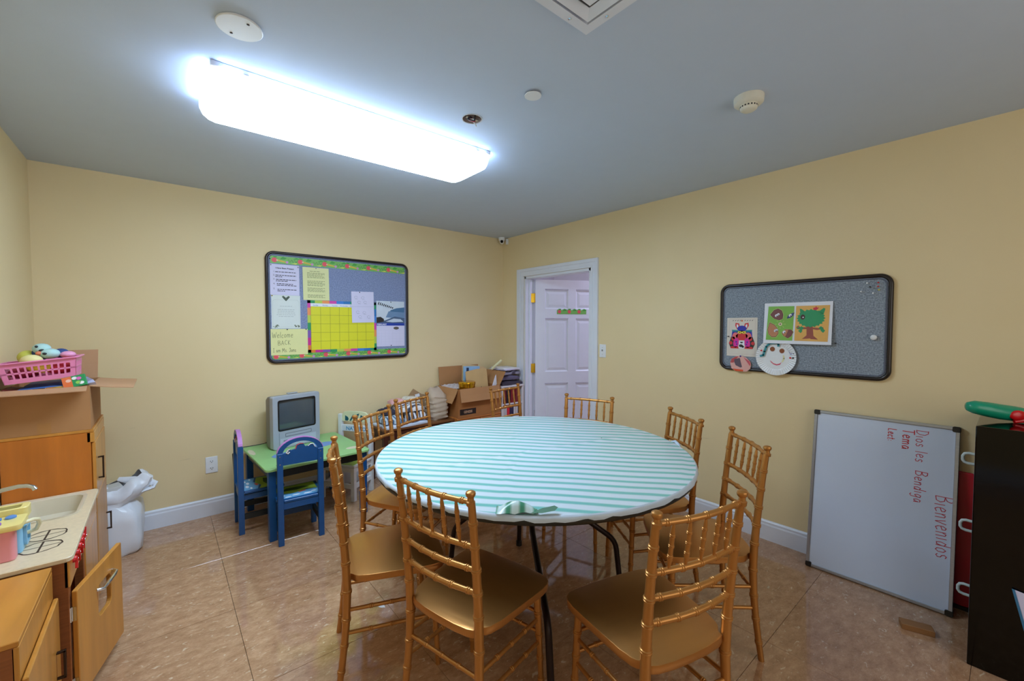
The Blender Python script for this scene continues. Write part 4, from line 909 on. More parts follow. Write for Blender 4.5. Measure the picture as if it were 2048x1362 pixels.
    MB().tube([(-.004, .205, dz1 - .105), (-.03, .22, dz1 - .12), (-.034, .225, dz1 - .15), (-.03, .215, dz1 - .178), (-.004, .195, dz1 - .182)], .0035, 8).obj('inner_wire', CHROME, dr, smooth=50)
    for z in (dz0 + .062, dz1 - .085):
        b = MB(); b.box(-.003, .013, -.0025, -.0005, z - .026, z + .026); b.lathe([(.006, z - .027), (.006, z + .027)], 10, (-.004, -.004, 0)); b.obj('hinge', CHROME, dr, smooth=40)
    # low cupboard nearest the camera
    t = thing('play_cupboard', 'low wooden play cupboard with one door, nearest the camera on the left', 'play kitchen', (-.59, 1.70, 0))
    X1, Y1, Hh = .268, .452, .585
    for y in (0, Y1 - .014): box('side_panel', PLYEDGE, .0, X1, y, y + .014, 0, Hh - .016, t, bevel=.002)
    box('back_panel', MAPLED, 0, .008, .014, Y1 - .014, .02, Hh - .016, t); box('top_panel', MAPLE, 0, X1 + .008, 0, Y1, Hh - .016, Hh, t, bevel=.002); box('top_rail', MAPLEV, X1 - .006, X1 + .008, 0, Y1, Hh - .115, Hh - .0165, t, bevel=.002); box('base_panel', MAPLE, .008, X1, .014, Y1 - .014, .03, .044, t)
    dd = box('door', MAPLEV, X1 + .0085, X1 + .022, .006, Y1 - .006, .03, Hh - .112, t, bevel=.003); d_handle(dd, .375, .22, .315, X1 + .022)
    # shape-sorter toy on the counter
    t = thing('toy_case', 'pink and blue plastic toy box with yellow lid on the play counter', 'toy', (-.492, 2.255, .6005), (0, 0, R(1)))
    pk = C('toy_pink', (236, 150, 156), .35); bl = C('toy_blue', (140, 196, 228), .35); ye = C('toy_yellow', (240, 220, 140), .35)
    b = MB(); b.prism(rrect(-.085, .076, 0, .052, .014), 0, .108); b.obj('near_shell', pk, t, smooth=40, bevel=.003)
    b = MB(); b.prism(rrect(-.08, .084, .053, .175, .014), 0, .108); b.obj('far_shell', bl, t, smooth=40, bevel=.003)
    b = MB(); b.prism(rrect(-.095, .095, -.008, .118, .016), .108, .128); b.obj('lid', ye, t, smooth=40, bevel=.004, seg=2)
    b = MB(); b.ring(rrect(-.09, .092, .122, .19, .014), rrect(-.078, .070, .132, .180, .010), .1085, .150); b.obj('tray', ye, t, smooth=40, bevel=.003)
    for i, (x, y, c) in enumerate(((.028, .03, 'toy_violet'), (-.02, .045, 'toy_violet'), (.02, .085, 'toy_mid_blue'), (.055, .09, 'toy_mid_blue'))):
        MB().lathe([(.018, .128), (.018, .133), (.012, .136), (.001, .1365)], 16, (0, 0, 0), Matrix.Translation((x, y, 0)) @ Matrix.Diagonal((.8, 1.0, 1, 1))).obj('button', C(c, (150, 96, 196) if i < 2 else (90, 140, 206), .3), t, smooth=50)
    MB().tube([(.085, .075, .105), (.11, .085, .108), (.118, .11, .098), (.118, .135, .075), (.108, .145, .05), (.085, .14, .045)], .007, 10).obj('handle', C('toy_cream', (240, 230, 190), .35), t, smooth=50)
    MB().ring(rrect(.085, .155, .015, .09, .012), rrect(.095, .145, .025, .08, .008), .0845, .092, 'x').obj('window_frame', bl, t)
    MB().ball((-.055, .155, .16), .024, .024, .026).obj('knob', C('toy_mid_blue', (90, 140, 206), .3), t, smooth=60)
kitchen()

def flap(b, hinge0, hinge1, out, th=.004):
    # a flap: quad from a hinge edge outwards
    a, c = Vector(hinge0), Vector(hinge1); o = Vector(out); n = (c - a).cross(o).normalized() * th
    ins = (c - a) * .03; e = (c - a) * .0
    p = [a + ins, c - ins, c - ins * .4 + o, a + ins * .4 + o]
    m = [(p[3] + p[0]) / 2 + n * .6, (p[1] + p[2]) / 2 + n * .4]
    b.add([p[0], p[1], m[1], m[0], p[2], p[3]] + [q + n for q in (p[0], p[1], m[1], m[0], p[2], p[3])], [(0, 1, 2, 3), (3, 2, 4, 5), (7, 6, 9, 8), (8, 9, 11, 10), (0, 3, 9, 6), (3, 5, 11, 9), (1, 7, 8, 2), (2, 8, 10, 4), (4, 10, 11, 5), (0, 6, 7, 1)])
    return b
def open_box(name, label, loc, W, D, Hh, flaps, m=CARD, rot=0, fl_m=CARDIN):
    t = thing(name, label, 'box', loc, (0, 0, rot)); th = .005
    for nm, a in (('side_wall', (0, th, 0, D)), ('side_wall', (W - th, W, 0, D)), ('front_wall', (th, W - th, 0, th)), ('back_wall', (th, W - th, D - th, D))): box(nm, m, a[0], a[1], a[2], a[3], 0, Hh, t)
    box('bottom', m, th, W - th, th, D - th, 0, th, t)
    h = {'front': ((0, 0, Hh), (W, 0, Hh)), 'back': ((W, D, Hh), (0, D, Hh)), 'left': ((0, D, Hh), (0, 0, Hh)), 'right': ((W, 0, Hh), (W, D, Hh))}
    for k, o in flaps.items(): flap(MB(), *h[k], o).obj('flap', fl_m, t)
    return t
def left_pile():
    t = open_box('cardboard_box', 'open cardboard box full of toys and books on the play refrigerator', (-.588, 3.012, .906), .303, .464, .222, {'right': (.165, .0, -.022), 'front': (0, -.10, -.012), 'back': (0, .012, .165)})
    box('packing_tape', mat('tan_tape', (176, 124, 72), .3), .12, .165, -.0008, 0, .0, .055, t); box('packing_tape', MATS['tan_tape'], .12, .165, -.0008, 0, .17, .218, t)
    # contents: books on edge
    def bk(label, loc, s, c, rot=(0, 0, 0), pages=True, name='book'):
        b = thing(name, label, 'book', loc, rot); x, y, z = s
        MB().box(0, x, 0, y, 0, .003).obj('cover', c, b); MB().box(0, x, 0, y, z - .003, z).obj('cover', c, b); MB().box(0, .003, 0, y, .003, z - .003).obj('spine', c, b)
        if pages: MB().box(.003, x - .004, .004, y - .004, .003, z - .003).obj('pages', PAPER, b)
        return b
    b = bk('white board book lying in the toy box below the pink basket', (-.565, 3.045, 1.090), (.22, .2, .018), WHITEP, (R(3), R(-2), 0))
    b = bk('blue picture book with cartoon cover under the pink basket', (-.53, 3.035, 1.112), (.21, .22, .014), C('book_blue', (70, 120, 196)), (R(4), R(-4), R(-3)))
    for x, y, r, c in ((.07, .0, .02, (60, 40, 34)), (.11, .0, .018, (226, 150, 60)), (.135, .0, .016, (236, 190, 70)), (.17, .0, .02, (60, 170, 214)), (.03, .0, .018, (232, 200, 196))): MB().box(x - r, x + r, -.0012, -.0002, .002, .012).obj('print', C('cartoon_%d' % c[0] + '_%d' % c[1], c), b)
    b = bk('red and black picture book at the left end of the toy box', (-.585, 3.03, 1.082), (.07, .16, .05), C('book_dark_red', (120, 34, 34)), (0, R(8), 0))
    b = thing('book', 'green and orange picture book propped at the corner of the toy box', 'book', (-.375, 3.018, 1.118), (R(-18), R(-12), R(0)))
    box('cover', C('book_green', (40, 146, 84)), 0, .085, -.004, .012, 0, .058, b, bevel=.002); box('print', C('book_orange', (226, 112, 60)), 0, .034, -.0048, -.0042, .002, .056, b)
    for x, z, c in ((.045, .044, (236, 236, 240)), (.06, .04, (226, 110, 190)), (.055, .02, (150, 206, 90)), (.022, .036, (240, 190, 170)), (.066, .016, (240, 240, 240))): MB().disc(x, z, .010, .008, -.0049, 10).obj('print', C('print_%d_%d' % c[:2], c), b)
    b = MB(); n = 7; vs = [(0, 0, 0)]
    for i in range(n): a = R(-10 + 100 * i / (n - 1)); vs += [(.07 * math.sin(a), .006 * (-1) ** i, .05 * math.cos(a))]
    b.add(vs, [(0, i + 1, i + 2) for i in range(n - 1)]); o = b.obj('paper_fan', C('lilac_paper_fan', (196, 196, 226)), None, (-.335, 3.06, 1.128)); tag(o, 'pale lilac pleated paper fan at the right corner of the toy box', 'paper')
    # pink basket, slightly tilted
    t = thing('plastic_basket', 'pink plastic basket with slotted sides on top of the toy box', 'basket', (-.452, 3.125, 1.166), (0, R(-6), R(0)))
    pk = C('basket_pink', (238, 140, 186), .35); W, D, hh, f = .132, .10, .094, .92
    def side(L, yy, axis, sgn):
        b = MB()
        def bx(u0, u1, z0, z1):
            a, c = (yy - .003, yy) if sgn > 0 else (yy, yy + .003)
            ks = []
            for z in (z0, z1):
                k = .90 + .10 * z / hh
                for v in (a, c):
                    for u in (u0, u1): ks.append((u * k, v * k, z) if axis == 'x' else (v * k, u * k, z))
            b.add(ks, [(0, 2, 3, 1), (4, 5, 7, 6), (0, 1, 5, 4), (1, 3, 7, 5), (3, 2, 6, 7), (2, 0, 4, 6)])
        bx(-L, L, 0, .022); bx(-L, L, .044, .052); bx(-L, L, .074, hh); n = 10 if axis == 'x' else 6; g = 2 * L * .86 / n
        for i in range(n + 1):
            c = -L * .86 + g * i; w_ = .0035
            if i == 0: bx(-L, c + w_, .022, .074)
            elif i == n: bx(c - w_, L, .022, .074)
            else: bx(c - w_, c + w_, .022, .074)
        return b.obj('slotted_side', pk, t)
    side(W, -D, 'x', -1); side(W, D, 'x', 1); side(D, -W, 'y', -1); side(D, W, 'y', 1)
    box('bottom', pk, -W * .9, W * .9, -D * .9, D * .9, 0, .003, t)
    b = MB(); b.ring(rrect(-W - .012, W + .012, -D - .010, D + .010, .02), rrect(-W + .002, W - .002, -D + .002, D - .002, .012), hh, hh + .007); b.obj('rim', pk, t, bevel=.002)
    # toys heaped in the basket
    def toy(nm, label, loc, parts, cat='toy', rot=(0, 0, 0)):
        o = thing(nm, label, cat, loc, rot)
        for pn, c, (x, y, z), (a, b_, c_) in parts: MB().ball((x, y, z), a, b_, c_, 16, 10).obj(pn, c, o, smooth=60)
    aqua = C('plush_aqua', (178, 216, 214), .6); tl = C('plush_dark', (30, 40, 46), .5); nav = C('plush_navy', (40, 70, 130), .6); ora = C('plush_orange', (226, 130, 96), .6)
    toy('toy_bird', 'aqua toy bird with black eyes, upper one in the pink basket', (-.462, 3.135, 1.318), [('head', aqua, (0, 0, 0), (.034, .03, .027)), ('eye', tl, (-.014, -.027, .012), (.006, .004, .006)), ('eye', tl, (.004, -.029, -.008), (.011, .005, .007)), ('beak', ora, (.004, -.022, -.026), (.018, .018, .009)), ('body', nav, (-.01, .02, -.03), (.034, .03, .03)), ('wing', C('plush_pink', (206, 120, 160), .6), (.028, -.004, -.004), (.014, .02, .006))])
    toy('toy_bird', 'pale aqua toy bird with one black eye, lower one in the pink basket', (-.432, 3.115, 1.293), [('head', aqua, (0, 0, 0), (.038, .032, .026)), ('eye', tl, (-.014, -.031, .002), (.008, .004, .006)), ('beak', ora, (-.036, -.012, .004), (.012, .014, .010)), ('body', nav, (.035, .025, .0), (.032, .03, .024))])
    toy('toy_ball', 'yellow green ball at the back of the pink basket', (-.515, 3.16, 1.275), [('ball', C('ball_yellow', (206, 206, 90), .5), (0, 0, 0), (.036, .036, .036))], 'ball')
    toy('toy_egg', 'cream yellow toy egg in the pink basket below the birds', (-.49, 3.085, 1.262), [('egg', C('egg_cream', (238, 226, 160), .5), (0, 0, 0), (.04, .028, .03))])
    toy('toy_egg', 'yellow toy egg seen through the slots of the pink basket', (-.455, 3.06, 1.23), [('egg', C('egg_yellow', (232, 200, 60), .5), (0, 0, 0), (.05, .024, .028))])
    toy('toy_ring', 'pink toy disc lying at the right end of the pink basket', (-.37, 3.12, 1.286), [('disc', C('ball_pink', (236, 160, 200), .5), (0, 0, 0), (.03, .03, .018))])
    toy('toy_block', 'crimson soft toy filling the right side of the pink basket', (-.395, 3.08, 1.222), [('body', C('plush_crimson', (196, 36, 60), .6), (0, 0, 0), (.055, .045, .03))])
    toy('toy_block', 'dark red soft toy filling the left side of the pink basket', (-.515, 3.09, 1.205), [('body', C('plush_wine', (150, 26, 60), .6), (0, 0, 0), (.055, .05, .028))])
    # bulging white plastic bag on the floor
    t = thing('plastic_bag', 'white plastic shopping bag standing on the floor behind the play refrigerator', 'bag', (-.285, 3.672, 0))
    bagm = mat('white_plastic_film', (226, 230, 238), .32, var=.02, bump=.9, bscale=8); b = MB(); n = 40; rr = random.Random(5); vs = []
    sec = [(.0, .145, .16, 0, 0), (.02, .165, .172, 0, 0), (.10, .172, .178, .0, 0), (.20, .168, .172, 0, .0), (.27, .158, .165, .004, 0), (.305, .13, .14, .008, 0), (.318, .115, .13, .02, 0), (.33, .135, .13, .03, 0), (.365, .165, .13, .05, -.01), (.40, .17, .11, .06, -.01), (.425, .15, .09, .05, 0), (.43, .13, .07, .05, 0)]
    ph = [rr.uniform(0, 6.28) for _ in range(9)]
    for z, rx, ry, ox, oy in sec:
        for i in range(n):
            a = 2 * math.pi * i / n; c, s = math.cos(a), math.sin(a); e = .42 if z < .3 else .8
            x = rx * math.copysign(abs(c) ** e, c); y = ry * math.copysign(abs(s) ** e, s)
            k = 1 + .030 * math.sin(5 * a + ph[0] + 14 * z) + .018 * math.sin(11 * a + ph[1] - 22 * z) + (.05 * math.sin(3 * a + ph[2]) + .045 * math.sin(8 * a + ph[3]) if z > .31 else 0)
            vs.append((ox + x * k, oy + y * k, z + (.016 * math.sin(4 * a + ph[4]) + .012 * math.sin(9 * a) + .03 * c if z > .33 else (.004 * math.sin(7 * a + ph[5]) if z > .01 else 0))))
    k = len(sec); b.add(vs, [(i * n + j, i * n + (j + 1) % n, (i + 1) * n + (j + 1) % n, (i + 1) * n + j) for i in range(k - 1) for j in range(n)] + [tuple(range(n))[::-1]])
    b.obj('bag_body', bagm, t, smooth=55)
    b = MB(); b.tube([(.11, -.05, .35), (.17, -.065, .362), (.225, -.07, .375), (.232, -.055, .392), (.19, -.03, .412), (.12, .0, .425), (.05, .03, .44)], [.016, .028, .026, .020, .026, .028, .014], 10, sy=.38); b.obj('bag_handle', bagm, t, smooth=60)
    o = thing('carton', 'pale grey carton poking out of the white plastic bag', 'box', (-.27, 3.63, .335), (0, R(-6), R(14))); box('carton_body', C('pale_carton', (200, 202, 200)), -.05, .06, -.05, .05, 0, .085, o, bevel=.002); box('label', INKG, .01, .03, -.0512, -.0502, .045, .055, o)
left_pile()

# ------------------------------------------------------------------ children's table, chairs and the television
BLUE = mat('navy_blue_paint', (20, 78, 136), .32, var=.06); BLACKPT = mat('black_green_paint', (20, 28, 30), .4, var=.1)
def kid_table():
    t = thing('toy_table', 'low children\'s table with green painted top and blue legs by the far wall', 'table', (.835, 3.480, 0), (0, 0, R(3.5)))
    W, D, zt = .355, .36, .49
    gr = mat('meadow_green_paint', (150, 200, 128), .35, var=.06, scale=5)
    MB().prism(rrect(-W, W, -D, D, .03), zt - .018, zt).obj('tabletop', gr, t, bevel=.003)
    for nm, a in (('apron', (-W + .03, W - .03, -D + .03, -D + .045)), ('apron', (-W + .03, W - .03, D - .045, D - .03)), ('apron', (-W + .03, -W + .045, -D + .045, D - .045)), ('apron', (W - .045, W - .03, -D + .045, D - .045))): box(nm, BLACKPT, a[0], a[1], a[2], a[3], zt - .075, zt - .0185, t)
    for sx in (-1, 1):
        for sy in (-1, 1): x, y = sx * (W - .042), sy * (D - .042); box('leg', BLUE, x - .022, x + .022, y - .022, y + .022, 0, zt - .0185, t, bevel=.002)
    def patch(nm, c, pts, k=0): MB().prism(pts, zt + .0002, zt + .0007 + .0002 * k).obj(nm, C(nm + '_%d' % c[0], c), t)
    def blob(cx, cy, rx, ry, sd, n=18):
        r = random.Random(sd); return [(cx + rx * math.cos(2 * math.pi * i / n) * r.uniform(.82, 1.1), cy + ry * math.sin(2 * math.pi * i / n) * r.uniform(.82, 1.1)) for i in range(n)]
    patch('painted_pond', (110, 150, 206), blob(.10, .02, .16, .07, 1)); patch('painted_pond', (110, 150, 206), blob(-.12, -.10, .13, .11, 2)); patch('painted_rock', (214, 206, 176), blob(.27, -.23, .05, .035, 3)); patch('painted_rock', (214, 206, 176), blob(.02, .33, .12, .02, 4)); patch('painted_rock', (214, 206, 176), blob(-.33, .16, .02, .09, 5))
    patch('painted_reptile', (40, 62, 40), [(-.28, -.29), (-.24, -.27), (-.2, -.272), (-.14, -.262), (-.12, -.275), (-.16, -.285), (-.15, -.305), (-.18, -.29), (-.2, -.31), (-.22, -.292), (-.25, -.31)], 1)
kid_table()
def kid_chair(name, label, loc, rot, pc, white=False):
    # facing local +y, origin on the floor between the back posts
    t = thing(name, label, 'child chair', loc, (0, 0, R(rot))); s = .122 if not white else .150; w_ = .017
    zp = .605 if not white else .655
    for sx in (-1, 1): box('back_post', pc, sx * s - w_, sx * s + w_, -w_, w_, 0, zp, t, bevel=.002); box('front_leg', pc, sx * s - w_, sx * s + w_, .225, .225 + 2 * w_, 0, .276, t, bevel=.002)
    for z in (.235, .10):
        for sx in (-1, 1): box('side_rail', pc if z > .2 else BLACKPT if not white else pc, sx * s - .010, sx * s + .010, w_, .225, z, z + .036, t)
        box('front_rail', pc, -s + w_, s - w_, .232, .25, z, z + .036, t)
    box('back_rail', pc, -s + w_, s - w_, -.009, .009, .235, .278, t)
    se = MB().prism([(-s - w_ - .004, .019), (-s + w_ + .002, .019), (-s + w_ + .002, -.012), (s - w_ - .002, -.012), (s - w_ - .002, .019), (s + w_ + .004, .019), (s + w_ + .004, .262), (-s - w_ - .004, .262)], .279, .295).obj('seat', pc, t, bevel=.002)
    def sp(nm, c, pts, k): MB().prism(pts, .2951, .2956 + .0003 * k).obj(nm, C('seat_%d_%d' % c[:2], c), se)
    sp('seat_print', (110, 170, 214), [(-s, .02), (s, .02), (s, .10), (.04, .12), (-.04, .09), (-s, .11)], 0); sp('seat_print', (150, 176, 60), [(-s, .12), (-.02, .1), (.06, .13), (s, .11), (s, .25), (-s, .25)], 0)
    for x, y, r in ((-.07, .04, .02), (-.02, .055, .024), (.05, .045, .026), (.09, .065, .018), (-.1, .075, .016)):
        MB().prism([(x + r * math.cos(q * .52), y + r * .4 * math.sin(q * .52)) for q in range(12)], .2958, .2964).obj('seat_print', PAPER, se)
    sp('seat_print', (214, 100, 70), [(.0, .09), (.05, .1), (.045, .115), (.005, .11)], 1); sp('seat_print', (40, 70, 30), [(-.09, .16), (0, .15), (.08, .17), (.05, .2), (-.06, .21)], 1)
    if not white:
        n = 20; r0, r1 = s + w_, s - w_ * .9; zc = .595; kz = .72
        out = [(r0 * math.cos(math.pi * i / n), zc + r0 * kz * math.sin(math.pi * i / n)) for i in range(n + 1)]; inn = [(r1 * math.cos(math.pi * i / n), zc + r1 * kz * math.sin(math.pi * i / n)) for i in range(n + 1)]
        MB().prism(out + inn[::-1], -.011, .013, 'y').obj('arch', pc, t)
        o2 = [(x * 1.022, zc + (z - zc) * 1.04 + .0006) for x, z in out[1:-1]]; MB().prism([(x * 1.0, z + .0004) for x, z in out[1:-1]] + o2[::-1], -.012, .014, 'y').obj('arch_edge', C('orchid_paint', (190, 130, 200)), t)
        top = [(-s + w_, .600), (-.085, .602), (-.08, .618), (-.062, .626), (-.055, .616), (-.03, .622), (-.022, .648), (.0, .655), (.018, .652), (.03, .628), (.045, .630), (.06, .642), (.078, .640), (.09, .618), (s - w_, .606)]
        bp = MB().prism([(s - w_ - .0, .525), (-s + w_, .525)] + top, -.008, .008, 'y').obj('back_panel', pc, t)
        def edge(pts, c, nm): MB().tube([(x, -.0085, z) for x, z in pts], .0028, 6).obj('painted_edge', C(nm, c), bp)
        edge(top[5:9], (206, 70, 84), 'edge_red'); edge(top[10:14], (236, 236, 240), 'edge_white'); edge(top[1:4], (226, 220, 214), 'edge_cream')
        MB().tube([(-.083, -.0085, .604), (-.075, -.0085, .615), (-.066, -.0085, .606), (-.075, -.0085, .598), (-.083, -.0085, .604)], .004, 6).obj('painted_edge', C('edge_cream', (226, 220, 214)), bp)
        for sx in (-1, 1):
            for z in (.535, .585): MB().lathe([(.004, 0), (.003, .0012)], 10, (sx * s, -w_, z), Matrix.Rotation(R(90), 4, 'X')).obj('screw', CHROME, t)
        # bright fascia of the backrest, facing the table
        MB().prism([(s - w_, .530), (-s + w_, .530), (-s + w_, .6), (s - w_, .6)], .0082, .0090, 'y').obj('fascia', C('chair_orange', (226, 150, 70)), t)
    else:
        cr = C('cream_green_panel', (226, 228, 190))
        a = MB().prism([(s - w_, .592), (-s + w_, .592), (-s + w_, .65), (-s + w_ + .02, .676), (-.06, .684), (.06, .684), (s - w_ - .02, .676), (s - w_, .65)], -.007, .008, 'y').obj('back_panel', cr, t, bevel=.002)
        c = box('back_slat', C('pale_white_panel', (226, 232, 240)), -s + w_, s - w_, -.007, .008, .505, .562, t, bevel=.002)
        M = Matrix.Rotation(R(180), 4, 'Z')
        # butterfly and lettering on the side that faces the table
        g = bpy.data.objects.new('butterfly', None)
        b = MB()
        for pts in ([(-.10, .60), (-.098, .645), (-.07, .630), (-.062, .612), (-.075, .598)], [(-.055, .60), (-.03, .64), (-.012, .66), (-.022, .625), (-.04, .598)], [(0, .60), (.02, .66), (.045, .668), (.03, .63), (.015, .598)], [(.04, .60), (.06, .655), (.09, .64), (.07, .6)]): b.prism([(-x, z) for x, z in pts], .0082, .0092, 'y')
        b.obj('butterfly', C('butterfly_teal', (30, 96, 110)), a)['kind'] = 'stuff'
        bpy.data.objects.remove(g)
        o = text('lettering', 'NATURO', .046, C('letter_blue', (60, 150, 206)), c, .092, .516, .0085, 'LEFT', 1.05, bold=.001); o.rotation_euler = (0, 0, R(180))
    return t
kid_chair('child_chair', 'blue child chair with arched back, pushed in front of the toy table', (.693, 3.025, 0), -3.0, BLUE)
kid_chair('child_chair', 'blue child chair at the left end of the toy table, seen from the side', (.398, 3.495, 0), -91, BLUE)
kid_chair('child_chair', 'white child chair with butterfly back and blue lettering, right of the toy table', (1.292, 3.690, 0), 124.8, WHITEP, True)
def television():
    t = thing('television', 'grey tube television with built-in disc slot on the toy table', 'television', (.808, 3.600, .4915), (0, 0, R(15.7)))
    sv = mat('silver_grey_plastic', (168, 174, 184), .4, var=.03); W, Hh = .186, .405
    # front bezel, slightly bowed, with the screen opening
    out = rrect(-W, W, 0, Hh, .016, 5); inn = rrect(-.144, .144, .142, .368, .012, 5)
    b = MB(); b.ring(out, inn, 0, .05, 'y'); b.obj('bezel', sv, t, bevel=.003)
    sec = [(.05, 1.0, 0), (.10, .97, .006), (.16, .86, .022), (.235, .62, .05)]; k = len(out); vs = []
    for y, s, lift in sec: vs += [(x * s, y, (z - .18) * s + .18 - (0 if z > .1 else 0) + (lift * -.6 if z < .1 else 0) * 0) for x, z in out]
    b = MB(); b.add(vs, [(i * k + j, i * k + (j + 1) % k, (i + 1) * k + (j + 1) % k, (i + 1) * k + j) for i in range(len(sec) - 1) for j in range(k)] + [tuple((len(sec) - 1) * k + j for j in range(k)), tuple(range(k))]); b.obj('rear_housing', mat('grey_housing', (128, 126, 124), .5, var=.03), t, smooth=35)
    box('foot', BLACKP, -.14, .14, .06, .19, -.001, .03, t)
    n = 10; vs = []
    for i in range(n + 1):
        for j in range(n + 1): u, v = i / n * 2 - 1, j / n * 2 - 1; vs.append((.144 * u, .010 - .012 * (1 - u * u) * .5 - .012 * (1 - v * v) * .5 + .006, .255 + .113 * v))
    b = MB(); b.add(vs, [(i * (n + 1) + j, (i + 1) * (n + 1) + j, (i + 1) * (n + 1) + j + 1, i * (n + 1) + j + 1) for i in range(n) for j in range(n)]); b.obj('screen', mat('dark_screen_glass', (74, 84, 92), .12, var=.03, spec=.7, coat=.5), t, smooth=180)
    b = MB(); b.ring(rrect(-.150, .150, .136, .374, .016, 5), rrect(-.140, .140, .146, .364, .012, 5), -.0012, .004, 'y'); b.obj('screen_surround', BLACKP, t)
    b = MB(); b.ring(rrect(-.095, .112, .088, .114, .002, 1), rrect(-.0925, .1095, .0905, .1115, .001, 1), -.0012, .0, 'y'); b.obj('disc_tray', C('groove_grey', (96, 102, 110)), t)
    b = MB(); b.box(-.142, -.1405, -.001, .001, .0, .125); b.obj('panel_groove', MATS['groove_grey'], t); box('lower_panel', mat('pale_silver', (186, 194, 204), .35, var=.02), -.135, .15, -.0012, .0005, .012, .078, t)
    text('label', 'DVD', .016, C('label_dark', (70, 72, 80)), t, -.11, .052, -.0016, bold=.0006)
    for i in range(6): MB().lathe([(.006, 0), (.005, .003)], 12, (-.06 + .03 * i, -.001, .035), Matrix.Rotation(R(90), 4, 'X')).obj('button', sv, t, smooth=40)
    MB().box(-.04, .04, .06, .09, Hh, Hh + .008).obj('top_grip', sv, t, bevel=.003)
television()
# power cord along the table
b = MB(); b.tube([(-.10, .20, .03), (-.14, .25, .006), (-.20, .265, .004), (-.27, .285, .004), (-.31, .30, .003), (-.335, .318, -.04), (-.33, .315, -.2)], .003, 6); b.obj('power_cord', BLACKP, bpy.data.objects['television'], smooth=60)

